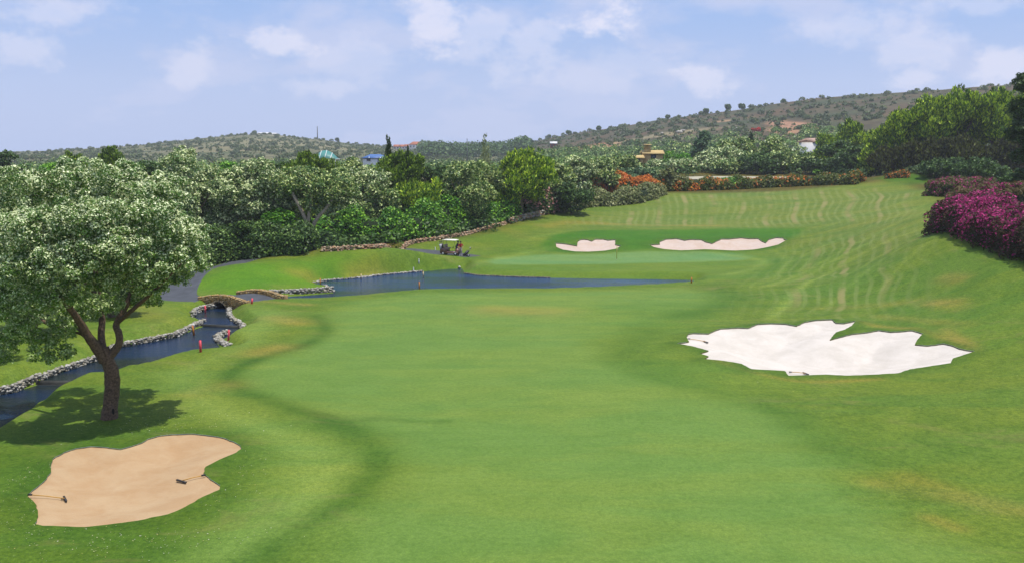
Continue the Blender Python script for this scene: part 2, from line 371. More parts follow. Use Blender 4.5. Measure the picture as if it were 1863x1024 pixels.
def water_mat(nm, ca, cb):
    m, q, p, o = mat(nm)
    g = q.n('ShaderNodeNewGeometry').outputs['Position']
    c = q.mix(q.ss(q.noise(q.vscale(g, (.6, 1.6, 1)), .18, 5, .6), .4, .62), ca, cb)
    q.put(p.inputs['Base Color'], c); p.inputs['Roughness'].default_value = .12; p.inputs['IOR'].default_value = 1.33; p.inputs['Specular IOR Level'].default_value = .36
    b = q.n('ShaderNodeBump'); b.inputs['Strength'].default_value = .55; b.inputs['Distance'].default_value = .12
    h = q.m('ADD', q.noise(q.vscale(g, (1, 1.7, 1)), 1.6, 5, .62), q.m('MULTIPLY', q.noise(g, 6, 3, .6), .25))
    q.put(b.inputs['Height'], h); q.put(p.inputs['Normal'], b.outputs[0])
    return m
WATER = water_mat('pond_water', (.008, .034, .115), (.012, .03, .045)); STREAM = water_mat('stream_water', (.006, .020, .055), (.014, .022, .022))
ASPH = simple('asphalt', (.058, .062, .07), .85, .3, noise=.18, nscale=1.2, bump=.3)

# ------------------------------------------------------------------ object helpers
def tag(o, label=None, cat=None, group=None, kind=None):
    if label: o['label'] = label
    if cat: o['category'] = cat
    if group: o['group'] = group
    if kind: o['kind'] = kind
    return o
def empty(name, loc, label=None, cat=None, group=None, rz=0):
    e = bpy.data.objects.new(name, None); e.location = loc; e.rotation_euler.z = rz; e.empty_display_size = .2; COL.objects.link(e)
    return tag(e, label, cat, group)
def np_mesh(name, V, Fc, mats, col=None, smooth=False, parent=None, extra=None, mi=None):
    """V (n,3); Fc list of (m,k) index arrays"""
    V = np.asarray(V, np.float32); me = bpy.data.meshes.new(name)
    if not isinstance(Fc, list): Fc = [Fc]
    Fc = [f for f in Fc if len(f)]
    nl = sum(f.size for f in Fc); nf = sum(len(f) for f in Fc)
    me.vertices.add(len(V)); me.vertices.foreach_set('co', V.ravel())
    me.loops.add(nl); me.polygons.add(nf)
    me.loops.foreach_set('vertex_index', np.concatenate([f.ravel() for f in Fc]).astype(np.int32))
    tot = np.concatenate([np.full(len(f), f.shape[1]) for f in Fc]); st = np.r_[0, np.cumsum(tot)[:-1]]
    me.polygons.foreach_set('loop_start', st.astype(np.int32))
    try: me.polygons.foreach_set('loop_total', tot.astype(np.int32))
    except Exception: pass
    if smooth: me.polygons.foreach_set('use_smooth', np.ones(nf, bool))
    for m in (mats if isinstance(mats, (list, tuple)) else [mats]): me.materials.append(m)
    if mi is not None: me.polygons.foreach_set('material_index', np.asarray(mi, np.int32))
    if col is not None:
        a = me.attributes.new('Col', 'FLOAT_COLOR', 'POINT'); a.data.foreach_set('color', np.c_[col, np.ones(len(col))].astype(np.float32).ravel())
    if extra is not None:
        a = me.attributes.new('Str', 'FLOAT_VECTOR', 'POINT'); a.data.foreach_set('vector', extra.astype(np.float32).ravel())
    me.update(calc_edges=True); me.validate()
    o = bpy.data.objects.new(name, me); COL.objects.link(o)
    if parent is not None: o.parent = parent
    return o
class MB:
    def __init__(s): s.V = []; s.F3 = []; s.F4 = []; s.C = []; s.n = 0
    def add(s, V, F, c=(.5, .5, .5)):
        V = np.asarray(V, float); 
        for f in F: (s.F3 if len(f) == 3 else s.F4).append([i+s.n for i in f])
        s.V.append(V); s.C.append(np.tile(c, (len(V), 1)) if np.ndim(c) == 1 else c); s.n += len(V)
    def box(s, c, d, rz=0, col=(.5, .5, .5), top=1.0, rx=0, jit=0):
        x, y, z = np.array(d)/2.
        V = np.array([[-x,-y,-z],[x,-y,-z],[x,y,-z],[-x,y,-z],[-x*top,-y*top,z],[x*top,-y*top,z],[x*top,y*top,z],[-x*top,y*top,z]])
        if rx: V = V@np.array([[1,0,0],[0,math.cos(rx),math.sin(rx)],[0,-math.sin(rx),math.cos(rx)]])
        if rz: V = V@np.array([[math.cos(rz),math.sin(rz),0],[-math.sin(rz),math.cos(rz),0],[0,0,1]])
        s.add(V+np.array(c), [(0,3,2,1),(4,5,6,7),(0,1,5,4),(1,2,6,5),(2,3,7,6),(3,0,4,7)], col)
    def tube(s, pts, rad, k=8, col=(.5, .5, .5), wob=0, seed=0, cap=True):
        pts = np.array(pts, float); rad = np.array(rad, float) if np.ndim(rad) else np.full(len(pts), rad)
        r = np.random.RandomState(seed); T = np.gradient(pts, axis=0); T /= np.linalg.norm(T, axis=1)[:, None]+1e-9
        up = np.array([0, 0, 1.]) if abs(T[0][2]) < .9 else np.array([1., 0, 0]); V = []
        N = np.cross(T[0], up); N /= np.linalg.norm(N)
        for i in range(len(pts)):
            N = N-T[i]*(N@T[i]); N /= np.linalg.norm(N)+1e-9; B = np.cross(T[i], N)
            for j in range(k):
                a = 6.2832*j/k; w = 1+wob*(r.rand()-.5)*2
                V.append(pts[i]+(N*math.cos(a)+B*math.sin(a))*rad[i]*w)
        F = [(i*k+j, i*k+(j+1) % k, (i+1)*k+(j+1) % k, (i+1)*k+j) for i in range(len(pts)-1) for j in range(k)]
        if cap:
            V.append(pts[0]); V.append(pts[-1]); a, b = len(V)-2, len(V)-1; o = (len(pts)-1)*k
            F += [(a, (j+1) % k, j) for j in range(k)]+[(b, o+j, o+(j+1) % k) for j in range(k)]
        s.add(V, F, col)
    def ball(s, c, r, col=(.5, .5, .5), nu=8, nv=6):
        r = np.array(r if np.ndim(r) else (r,)*3, float)
        V = [[0, 0, 1]]+[[math.sin(math.pi*i/nv)*math.cos(6.2832*j/nu), math.sin(math.pi*i/nv)*math.sin(6.2832*j/nu), math.cos(math.pi*i/nv)] for i in range(1, nv) for j in range(nu)]+[[0, 0, -1]]
        F = [(0, 1+j, 1+(j+1) % nu) for j in range(nu)]
        for i in range(nv-2): F += [(1+i*nu+j, 1+(i+1)*nu+j, 1+(i+1)*nu+(j+1) % nu, 1+i*nu+(j+1) % nu) for j in range(nu)]
        o = 1+(nv-2)*nu; F += [(o+nu, o+(j+1) % nu, o+j) for j in range(nu)]
        s.add(np.array(V)*r+np.array(c), F, col)
    def stone(s, c, r, col, rr):
        V0 = s._ico
        V = V0*(1+.28*(rr.rand(len(V0), 1)-.5)*2)*np.array(r)
        a = rr.rand()*6.28; V = V@np.array([[math.cos(a),math.sin(a),0],[-math.sin(a),math.cos(a),0],[0,0,1]])
        s.add(V+np.array(c), s._icof, col)
    def build(s, name, m, parent=None, smooth=False):
        return np_mesh(name, np.concatenate(s.V), [np.array(s.F3, int).reshape(-1, 3), np.array(s.F4, int).reshape(-1, 4)], m, np.concatenate(s.C), smooth, parent)
_b = bmesh.new(); bmesh.ops.create_icosphere(_b, subdivisions=1, radius=1); _b.verts.ensure_lookup_table()
MB._ico = np.array([v.co[:] for v in _b.verts]); MB._icof = [tuple(v.index for v in f.verts) for f in _b.faces]; _b.free()

# ------------------------------------------------------------------ terrain mesh
na, nr = 470, 360
ang = np.radians(np.linspace(-43, 43, na)); rad = np.exp(np.linspace(math.log(14), math.log(262), nr))
AA, RR = np.meshgrid(ang, rad); X0 = (np.sin(AA)*RR).ravel(); Y0 = (np.cos(AA)*RR).ravel()
jr = np.random.RandomState(2); jx = RR.ravel()*.0012
isb = np.zeros(AA.shape, bool); isb[0] = isb[-1] = isb[:, 0] = isb[:, -1] = True; isb = isb.ravel()
X0 = X0+np.where(isb, 0, (jr.rand(len(X0))-.5)*jx); Y0 = Y0+np.where(isb, 0, (jr.rand(len(X0))-.5)*jx)
regions = [('bunk', k, BUNK[k]) for k in BUNK]+[('pool', i, P) for i, (_, _, P) in enumerate(POOLS)]+[('path', 0, PATH)]
kp = np.ones(len(X0), bool)
for _, _, P in regions: kp &= dist_line(P, X0, Y0, True, 2) > .07
X0, Y0 = X0[kp], Y0[kp]
vin = [Vector(p) for p in zip(X0, Y0)]; edges = []
for _, _, P in regions:
    b = len(vin); vin += [Vector(p) for p in P]; edges += [(b+i, b+(i+1) % len(P)) for i in range(len(P))]
cv, ce, cf, *_r = delaunay_2d_cdt(vin, edges, [], 0, 1e-5, False)
XY = np.array([v[:] for v in cv]); TF = np.array([f[:3] for f in cf if len(f) == 3])
X, Y = XY[:, 0], XY[:, 1]
CXf, CYf = X[TF].mean(1), Y[TF].mean(1)
reg = np.full(len(TF), -1)
for i, (_, _, P) in enumerate(regions): reg[inside(P, CXf, CYf)] = i
Z = ground_h(X, Y)
p1, p2, p3 = [np.c_[X, Y][TF[:, i]] for i in range(3)]
flip = ((p2[:, 0]-p1[:, 0])*(p3[:, 1]-p1[:, 1])-(p2[:, 1]-p1[:, 1])*(p3[:, 0]-p1[:, 0])) < 0
TF[flip] = TF[flip][:, ::-1]
area = np.abs((p2[:, 0]-p1[:, 0])*(p3[:, 1]-p1[:, 1])-(p2[:, 1]-p1[:, 1])*(p3[:, 0]-p1[:, 0]))
# drop hull slivers outside the near arc
okf = (np.hypot(CXf, CYf) > 13.99) & (area > 1e-9)
def sub(mask):
    f = TF[mask]; u, inv = np.unique(f, return_inverse=True); return u, inv.reshape(f.shape)

# turf colours: mowing heights, species and wear, painted as world-space zones
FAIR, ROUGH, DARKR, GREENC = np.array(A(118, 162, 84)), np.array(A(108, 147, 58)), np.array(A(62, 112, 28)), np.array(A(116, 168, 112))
DRY, LITE = np.array(A(176, 164, 98)), np.array(A(140, 178, 92))
u, tf = sub((reg == -1) & okf)
xs, ys = X[u], Y[u]
col = np.tile(ROUGH, (len(u), 1)); rough = np.ones(len(u))
rr_ = np.hypot(xs, ys)
def soft_poly(pts, w, world=None):
    P = world or G2(pts)
    P = densify(P, 3)
    d = dist_line(P, xs, ys, True, 12); i = inside(P, xs, ys)
    return smst(.5+np.where(i, 1, -1)*d/w/2)
def paint(a, c, rv=None):
    global col, rough
    col = col*(1-a[:, None])+np.array(c)*a[:, None]
    if rv is not None: rough = rough*(1-a)+rv*a
def stroke(pts, w, c, al, rv=None):
    P = smooth(G2(pts), 2); d = dist_line(P, xs, ys, False, w*3)
    a = al*np.exp(-(d/w)**2)*(.75+.35*vnoise(xs, ys, 9, 7)); paint(np.clip(a, 0, 1), c, rv)
# far slope and right flank
paint(soft_poly([(1000,400),(1190,352),(1400,342),(1690,330),(1700,420),(1600,460),(1480,420),(1100,415),(960,430)], 6), np.array(A(118, 150, 72)), .7)
paint(soft_poly([(1863,640),(1863,560),(1650,480),(1500,470),(1400,500),(1500,560),(1700,620)], 8), np.array(A(100, 146, 58)), .8)
paint(soft_poly([(1400,700),(1863,700),(1900,1024),(1700,1024),(1650,850)], 8)*.6, np.array(A(108, 148, 62)), .9)
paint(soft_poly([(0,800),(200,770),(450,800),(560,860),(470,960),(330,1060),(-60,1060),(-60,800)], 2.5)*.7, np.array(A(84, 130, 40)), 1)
# fairway
paint(soft_poly([(600,1010),(640,930),(720,850),(700,800),(620,765),(520,745),(440,700),(440,665),(520,640),(590,600),(600,570),(640,548),(760,534),(1000,530),(1240,524),(1315,535),(1300,560),(1180,590),(1080,620),(1140,670),(1300,705),(1450,760),(1520,830),(1560,900),(1660,960),(1800,1010),(1900,1200),(600,1200)], 2.2), FAIR, .12)
# first cut left of the fairway
paint(soft_poly([(430,1024),(600,940),(650,860),(640,820),(560,790),(430,745),(350,700),(370,660),(470,620),(520,570),(470,560),(440,600),(440,640),(300,680),(330,740),(480,800),(500,860),(440,930),(330,1024)], 2)*.9, np.array(A(128, 170, 90)), .3)
stroke([(575,575),(600,600),(565,625),(480,648),(425,672),(412,692),(445,715),(530,742),(605,765),(665,795),(695,835),(670,880),(600,930),(520,975),(440,1030)], .72, np.array(A(74, 122, 40)), 1.0, .6)
stroke([(640,800),(690,850),(650,900)], 1.3, np.array(A(84, 132, 46)), .4)
stroke([(350,690),(400,740),(500,790),(600,820),(620,860),(560,930),(440,1010)], .9, np.array(A(140, 180, 98)), .3)
paint(soft_poly([(1060,560),(1260,545),(1330,600),(1240,650),(1420,700),(1300,720),(1150,680)], 4)*.6, np.array(A(112, 156, 66)), .5)
stroke([(1240,575),(1300,560),(1330,535),(1300,522)], 2, np.array(A(80, 130, 44)), .95)
stroke([(1180,600),(1130,640),(1190,690),(1350,720),(1450,760),(1520,820)], 1.6, np.array(A(86, 134, 50)), .75)
stroke([(640,766),(700,760),(760,767),(815,766)], .3, np.array(A(80, 125, 45)), .7)
stroke([(600,768),(700,790)], .5, np.array(A(84, 130, 48)), .6)
for p_, w, a in [([(900,565),(1000,567)], 2.2, .5), ([(500,578),(540,585)], 1.5, .6), ([(470,640),(510,632)], 1.3, .6), ([(350,715),(420,700)], 1.2, .35), ([(1600,880),(1700,900),(1863,930)], .9, .3), ([(1660,870),(1760,905),(1863,925)], .8, .3), ([(1690,940),(1740,960)], .5, .3),
                 ([(700,490),(760,484)], 2.0, .8), ([(650,492),(730,482)], 2.0, .65), ([(540,495),(570,498)], 1.6, .6), ([(480,548),(560,554)], .7, .7), ([(1560,590),(1640,598),(1700,610),(1760,632)], .6, .55), ([(1720,600),(1770,636)], .6, .6), ([(1600,575),(1760,590)], .8, .35),
                 ([(1700,550),(1740,548)], .8, .6), ([(1720,505),(1745,508)], 1.0, .5), ([(1000,412),(1040,402),(1150,410),(1300,411)], 1.6, .5), ([(900,410),(950,432)], 1.5, .2), ([(1555,322),(1600,328)], 2.0, .9), ([(300,590),(250,560)], 1.5, .45), ([(1500,560),(1650,545),(1750,560)], 1.0, .3), ([(1300,655),(1420,690),(1500,694),(1600,688)], .35, .5), ([(500,520),(600,523)], .8, .4)]:
    stroke(p_, w, DRY, a)
# far end: bank round the back bunkers, green, apron and collar lines
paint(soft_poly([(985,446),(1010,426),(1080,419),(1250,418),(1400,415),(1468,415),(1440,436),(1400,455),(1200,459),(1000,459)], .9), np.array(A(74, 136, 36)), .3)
paint(soft_poly([(850,500),(870,480),(960,462),(1200,455),(1400,455),(1440,470),(1400,500),(1300,512),(1100,508),(930,505)], 2.5), np.array(A(108, 150, 60)), .3)
stroke([(880,492),(1000,500),(1150,501),(1290,500),(1370,488)], 1.6, np.array(A(96, 136, 48)), .7)
paint(soft_poly([(885,477),(905,468),(1000,463),(1150,459),(1260,457.5),(1340,461),(1375,467),(1352,473),(1250,477),(1100,480),(960,481.5),(900,481)], .7), GREENC, .0)
stroke([(1300,460),(1385,470),(1390,482),(1320,500)], .7, LITE, .6); stroke([(1330,460),(1410,468),(1420,485),(1340,508)], .7, np.array(A(88, 140, 50)), .6)
for k in range(5): stroke([(1390+k*16,455),(1420+k*18,470),(1400+k*18,500),(1350+k*10,525)], .45, LITE if k % 2 else np.array(A(84,134,46)), .4)
stroke([(845,500),(870,475),(960,460)], .7, LITE, .5)
# longer fringe round the bunkers
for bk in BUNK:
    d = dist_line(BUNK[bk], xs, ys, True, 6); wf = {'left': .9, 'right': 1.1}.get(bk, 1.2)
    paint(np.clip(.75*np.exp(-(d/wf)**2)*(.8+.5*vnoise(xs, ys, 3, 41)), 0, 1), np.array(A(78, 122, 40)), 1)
# mound
paint(soft_poly([(345,520),(400,495),(480,478),(600,466),(760,463),(830,470),(845,485),(600,508),(590,528),(420,533)], 2.2)*.9, np.array(A(92, 152, 38)), .35)
stroke([(380,515),(480,500),(560,515)], 2, np.array(A(108, 166, 48)), .6); stroke([(590,475),(700,470),(790,476)], 1.6, np.array(A(76, 140, 32)), .6)
for p_, w, a in [([(700,490),(760,485)], 2.0, .75), ([(650,496),(730,487)], 1.6, .5), ([(540,497),(565,498)], 1.3, .5)]: stroke(p_, w, DRY, a)
stroke([(0,690),(60,655),(200,610),(300,585),(340,580)], 2.0, LITE, .5); stroke([(0,640),(150,600),(320,560)], 4, np.array(A(120, 158, 62)), .6)
# long tracks down the right flank
for p_, w, a in [([(1690,412),(1600,445),(1520,485),(1440,530),(1400,580)], .5, .6), ([(1690,400),(1600,432),(1500,480),(1400,520)], .45, .6), ([(1685,372),(1600,408),(1500,445),(1430,480)], .3, .5), ([(1690,385),(1610,420),(1520,460),(1420,510)], .28, .5), ([(1690,425),(1620,462),(1560,505),(1500,560)], .28, .45), ([(1680,355),(1590,385),(1500,415)], .3, .4), ([(1690,440),(1640,480),(1600,530)], .25, .4), ([(1500,500),(1440,540),(1410,575)], .25, .4), ([(1700,420),(1610,458),(1530,505)], .35, .4), ([(1080,438),(1000,450),(900,470)], .8, .25), ([(960,436),(1040,420)], .7, .4)]:
    stroke(p_, w, LITE*1.05, a)
# turf under the trees is toned down to a darker olive brown
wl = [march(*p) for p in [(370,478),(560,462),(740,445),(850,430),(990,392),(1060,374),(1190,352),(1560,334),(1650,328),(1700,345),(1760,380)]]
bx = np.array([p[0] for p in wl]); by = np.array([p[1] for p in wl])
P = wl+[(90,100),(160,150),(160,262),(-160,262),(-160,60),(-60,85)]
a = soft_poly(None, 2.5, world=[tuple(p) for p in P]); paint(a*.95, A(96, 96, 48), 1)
paint(soft_poly([(1590,325),(1650,316),(1700,322),(1690,335),(1620,333)], 2), A(80, 130, 40))
# stripes
far_mask = soft_poly([(1030,408),(1200,356),(1420,345),(1600,340),(1690,350),(1640,410),(1480,408),(1100,411)], 5)
rt_mask = soft_poly([(1480,415),(1640,412),(1700,440),(1660,520),(1600,580),(1440,585),(1370,540),(1420,490),(1460,450)], 7)
lf_mask = soft_poly([(0,650),(150,605),(320,565),(340,575),(200,612),(0,685)], 3)*.6
s1 = xs/ys*160+.32*np.sin((ys-140)/4.6+xs*.02)+.6*vnoise(xs, ys*.5, 26, 77)
q0 = np.array(march(1300, 560)); s2 = xs/ys*105+1.6*np.sin((ys-78)/10.5)+.02*(xs-35)*(ys-95)*.6+.8*vnoise(xs, ys, 13, 78)
tot = far_mask+rt_mask+lf_mask+1e-6
s3 = ys*.8+xs*.5
sc_ = np.where(far_mask >= np.maximum(rt_mask, lf_mask), s1, np.where(rt_mask > lf_mask, s2, s3))
sm_ = np.where(far_mask >= np.maximum(rt_mask, lf_mask), np.clip(far_mask-rt_mask, 0, 1), np.where(rt_mask > lf_mask, np.clip(rt_mask-far_mask, 0, 1)*.95, lf_mask*.7))
tot_ = np.clip(sm_, 0, 1)
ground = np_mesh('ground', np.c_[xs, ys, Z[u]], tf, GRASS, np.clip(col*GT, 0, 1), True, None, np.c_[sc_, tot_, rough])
tag(ground, 'mown grass of the golf hole', kind='structure')
# path
pi = len(regions)-1
u, tf = sub((reg == pi) & okf)
tag(np_mesh('cart_path', np.c_[X[u], Y[u], Z[u]], tf, ASPH, None, True), 'grey asphalt cart path curving round the grass mound', kind='structure')
# water
wi = 0
for i, (k, idx, P) in enumerate(regions):
    if k == 'pool':
        u, tf = sub((reg == i) & okf); lev = POOLS[idx][1]
        nm = POOLS[idx][0]
        tag(np_mesh('pond_water' if nm == 'pond' else 'stream_water', np.c_[X[u], Y[u], np.full(len(u), lev)], tf, WATER if nm == 'pond' else STREAM), None, kind='structure')
# bunkers
BL = {'right': 'large white sand bunker with ragged edge on the right', 'left': 'buff sand bunker in the near left corner with two rakes',
      'farleft': 'small pinkish sand bunker behind the flagstick', 'farright': 'long scalloped sand bunker behind the right half of the green'}
for i, (k, nm, P) in enumerate(regions):
    if k != 'bunk': continue
    u, tf = sub((reg == i) & okf)
    xb, yb = X[u], Y[u]
    d = dist_line(P, xb, yb, True, 30)
    dep, wd, lip = {'right': (.8, 4.2, .08), 'left': (.34, 2.6, .05), 'farleft': (.25, 2, .12), 'farright': (.3, 2, .12)}[nm]
    zz = Z[u]-lip-dep*smst(d/wd)+vnoise(xb, yb, 5, 4)*.05*smst(d/1.0)
    root = empty('sand_bunker', (0, 0, 0)); tag(root, BL[nm], 'bunker', None, 'structure')
    np_mesh('sand', np.c_[xb, yb, zz], tf, {'right': SANDR, 'left': SANDL}.get(nm, SANDF), None, True, root)
    Pn = np.array(P); zt = ground_h(Pn[:, 0], Pn[:, 1])
    m = len(Pn); V = np.r_[np.c_[Pn, zt-.006], np.c_[Pn, zt-.4]]
    Fq = np.array([(j, (j+1) % m, m+(j+1) % m, m+j) for j in range(m)])
    np_mesh('turf_lip', V, Fq, SOIL, None, True, root)
# far land: one sheet from the edge of the near terrain to beyond the ridge
ua, ur = 560, 240
aa = np.radians(np.linspace(-60, 60, ua)); rr = np.r_[np.linspace(262, 1250, ur-30), np.linspace(1256, 1480, 30)]
AA, RR = np.meshgrid(aa, rr); xf, yf = (np.sin(AA)*RR).ravel(), (np.cos(AA)*RR).ravel()
zf = base_h(xf, yf)
pxf = CX+F*_c*xf/np.maximum(yf, 1)
g1 = np.clip(.5+.9*vnoise(xf, yf, 70, 21), 0, 1)[:, None]; g2 = np.clip(.5+.9*vnoise(xf, yf, 28, 22), 0, 1)[:, None]
cG, cT, cB = np.array(A(92, 104, 62)), np.array(A(150, 142, 98)), np.array(A(130, 104, 70))
lefth = (pxf < 930)[:, None]
cf_ = np.where(lefth, cG*(1-g1)+cT*g1*.9, (cG*(1-g1)+cB*g1)*.72)*(.75+.4*g2)
def farpatch(px, py, D, wx, wy, c, al):
    global cf_
    p = at(px, py, D); d = ((xf-p[0])/wx)**2+((yf-p[1])/wy)**2
    a = al*smst(1.4-d+.8*vnoise(xf, yf, 14, 31)); cf_ = cf_*(1-np.clip(a, 0, 1)[:, None])+np.array(c)*np.clip(a, 0, 1)[:, None]
V = np.c_[xf, yf, zf]
idx = np.arange(ua*ur).reshape(ur, ua)
Fq = np.c_[idx[:-1, :-1].ravel(), idx[:-1, 1:].ravel(), idx[1:, 1:].ravel(), idx[1:, :-1].ravel()]
def far_at(px, py):
    d = ray(px, py); ts = np.linspace(270, 1300, 2500); Pp = np.outer(ts, d); hh = base_h(Pp[:, 0], Pp[:, 1]); k = np.argmax(CH+Pp[:, 2] < hh)
    return Pp[k, 0], Pp[k, 1], hh[k]
SITES = {}
for px, py, wx, wy, c, al in [(1065,268,24,26,(212,150,100),1),(1035,270,12,14,(205,150,105),.8),(1100,267,10,12,(205,150,105),.7),(1440,228,9,40,(200,150,115),.9),(1425,238,8,24,(200,150,110),.8),(1230,243,30,14,(160,140,100),.7),(1150,255,60,12,(165,155,115),.6),(520,262,90,60,(170,160,115),.5),(440,270,60,50,(165,152,110),.5),(1315,221,8,8,(200,160,120),.8),(1180,262,60,10,(150,145,105),.5),(490,246,30,20,(190,180,150),.5)]:
    x_, y_, z_ = far_at(px, py); d = ((xf-x_)/wx)**2+((yf-y_)/wy)**2
    a = np.clip(al*smst(1.4-d+.8*vnoise(xf, yf, 14, 31)), 0, 1)[:, None]; cf_ = cf_*(1-a)+np.array(A(*c))*a
tag(np_mesh('hills', V, Fq, HILLM, np.clip(cf_, 0, 1), True), 'scrub covered hills', kind='structure')
# ground behind and beside the camera
rr = np.array([.5, 14]); sk = MB()
aa = np.linspace(R(43), R(317), 60)
Vb = [[math.sin(t)*r_, math.cos(t)*r_, -0.02] for r_ in (.01, 14, 60, 400) for t in aa]
Fb = [(k*60+j, (k+1)*60+j, (k+1)*60+j+1, k*60+j+1) for k in range(3) for j in range(59)]
t2 = np.linspace(R(-43), R(43), 30); o_ = len(Vb)
Vb += [[0, 0, -.02]]+[[math.sin(t)*14.05, math.cos(t)*14.05, -.02] for t in t2]; Fb += [(o_, o_+j+2, o_+j+1) for j in range(29)]
sk.add(Vb, Fb, tuple(ROUGH)); go = sk.build('ground', GRASS); tag(go, 'grass behind the viewpoint', kind='structure')

# ------------------------------------------------------------------ foliage
def unit(v): return v/(np.linalg.norm(v, axis=-1, keepdims=True)+1e-9)
PAL = {  # base, second, new-growth tips
 'silver': [A(80,110,56), A(112,140,84), A(206,216,176)],
 'oak':    [A(66,98,40), A(96,128,58), A(176,190,128)],
 'green':  [A(70,120,34), A(100,156,46), A(140,188,70)],
 'dark':   [A(50,76,36), A(68,98,46), A(96,124,64)],
 'pine':   [A(58,92,28), A(106,142,36), A(180,204,66)],
 'pinedk': [A(58,86,28), A(90,120,38), A(144,172,60)],
 'ivy':    [A(50,98,22), A(80,134,30), A(126,172,52)],
 'hedge':  [A(48,76,32), A(70,100,44), A(108,136,70)],
 'blue':   [A(62,92,70), A(84,116,86), A(120,148,112)],
 'grey':   [A(96,108,66), A(120,130,88), A(150,152,116)],
 'twig': [A(44,48,30), A(66,66,44), A(96,104,50)],  # dead-twig brown, darkened to stand for shade at the grove's foot
 'cypress':[A(44,66,32), A(58,82,38), A(80,100,50)],
 'pale':   [A(130,142,108), A(150,160,128), A(176,184,150)],
}
LB = np.array([1.98, 1.92, 1.48])
def leaves(rs, centers, radii, N, size, pal, aspect=1.8, up=.4, spike=False, tips=.25, inner=.18, jit=.55, drop=None, tipcol=None, bloom=None):
    """N small leaf-clump faces over many little clumps; returns verts (4N,3), colours (4N,3)"""
    centers = np.asarray(centers, float); radii = np.asarray(radii, float)
    if radii.ndim == 1: radii = np.repeat(radii[:, None], 3, 1)
    w = (radii.prod(1))**(2/3.); w /= w.sum()
    k = rs.choice(len(centers), N, p=w)
    d = unit(rs.normal(size=(N, 3)))
    flipz = (d[:, 2] < -.2) & (rs.rand(N) < .5); d[flipz, 2] *= -1
    rad_ = np.where(rs.rand(N) < inner, rs.rand(N)**.5, .82+.26*rs.rand(N))
    P = centers[k]+d*radii[k]*rad_[:, None]
    if drop is not None: 
        m = drop(P); P, d, k, rad_ = P[m], d[m], k[m], rad_[m]; N = len(P)
    if spike:
        ax = unit(d*np.array([.75, .75, .5])+np.array([0, 0, up])+rs.normal(size=(N, 3))*.25)
        nrm = unit(rs.normal(size=(N, 3))+d*.6); side = unit(np.cross(ax, nrm))
    else:
        nrm = unit(d*.7+np.array([0, 0, up])+rs.normal(size=(N, 3))*jit)
        t = unit(rs.normal(size=(N, 3))); side = unit(np.cross(nrm, t)); ax = np.cross(side, nrm)
    s = size*(.6+.8*rs.rand(N))[:, None]
    a = ax*s*(aspect**.5); b = side*s/(aspect**.5)
    bend = nrm*s*.18
    V = np.stack([P-a*.5, P+b*.5-bend, P+a*.5, P-b*.5-bend], 1).reshape(-1, 3)
    cl = rs.rand(len(centers)); c0, c1, c2 = [np.array(x)*LB for x in pal]
    f = np.clip(cl[k]*.8+rs.rand(N)*.4-.1, 0, 1)[:, None]
    C = c0*(1-f)+c1*f
    tip = ((rad_ > .95) & (rs.rand(N) < tips*2.0*(.4+1.2*cl[k])))[:, None]
    if bloom is not None:
        bl = bloom(centers, rs)[k]; tip = ((rad_ > .84) & (rs.rand(N) < bl))[:, None]
    c2b = c2 if tipcol is None else LB*.8*np.asarray(tipcol)[rs.randint(len(tipcol), size=N)]
    C = np.where(tip, c2b, C)*(.72+.50*rs.rand(N, 1))
    return V, np.repeat(C, 4, 0)
def leaf_obj(name, parts, m, parent=None):
    V = np.concatenate([p[0] for p in parts]); C = np.concatenate([p[1] for p in parts])
    Fq = np.arange(len(V)).reshape(-1, 4)
    return np_mesh(name, V, Fq, m, np.clip(C, 0, .9), False, parent)
def clumps(rs, lobes, per=16, fr=.36, squash=.85, up=0.0):
    """little clumps over the skin of big lobes"""
    cs, rd = [], []
    for (c, r) in lobes:
        c = np.array(c); r = np.array(r if np.ndim(r) else (r,)*3, float)
        n_ = int(per*(.8+.4*rs.rand())); d = unit(rs.normal(size=(n_, 3))+np.array([0, 0, up]))
        rr_ = .62+.30*rs.rand(n_, 1)
        cs.append(c+d*r*rr_); q_ = r.mean()*fr*(.7+.6*rs.rand(n_)); rd.append(np.c_[q_, q_, q_*squash])
        cs.append(c[None]); rd.append((r*.55)[None])
    return np.concatenate(cs), np.concatenate(rd)
def crown_lobes(rs, C, Rr, nl, kind):
    L = []
    C = np.array(C); Rr = np.array(Rr)
    if kind in ('P',):     # layered upward-pointing masses
        for i in range(nl):
            d = unit(rs.normal(size=3)); d[2] = abs(d[2])*1.1-.35
            p = C+d*Rr*(.45+.33*rs.rand()); r = Rr.mean()*(.24+.16*rs.rand())
            L.append((p, (r, r, r*.95)))
        L.append((C+np.array([0, 0, Rr[2]*.1]), Rr*.5))
    else:
        for i in range(nl):
            d = unit(rs.normal(size=3)); d[2] = d[2]*.9+.18
            p = C+d*Rr*(.55+.22*rs.rand()); r = Rr.mean()*(.24+.17*rs.rand())
            L.append((p, (r*1.1, r*1.1, r*.85)))
        L.append((C, Rr*.55))
    return L
def fit(L, C, Rr):
    lo = np.min([np.array(c)-np.array(r)*1.0 for c, r in L], 0); hi = np.max([np.array(c)+np.array(r)*1.0 for c, r in L], 0); sc = 2*Rr/(hi-lo); mid = (lo+hi)/2
    return [((np.array(c)-mid)*sc+C, np.ones(3)*np.array(r)*(sc.prod()**(1/3))) for c, r in L]
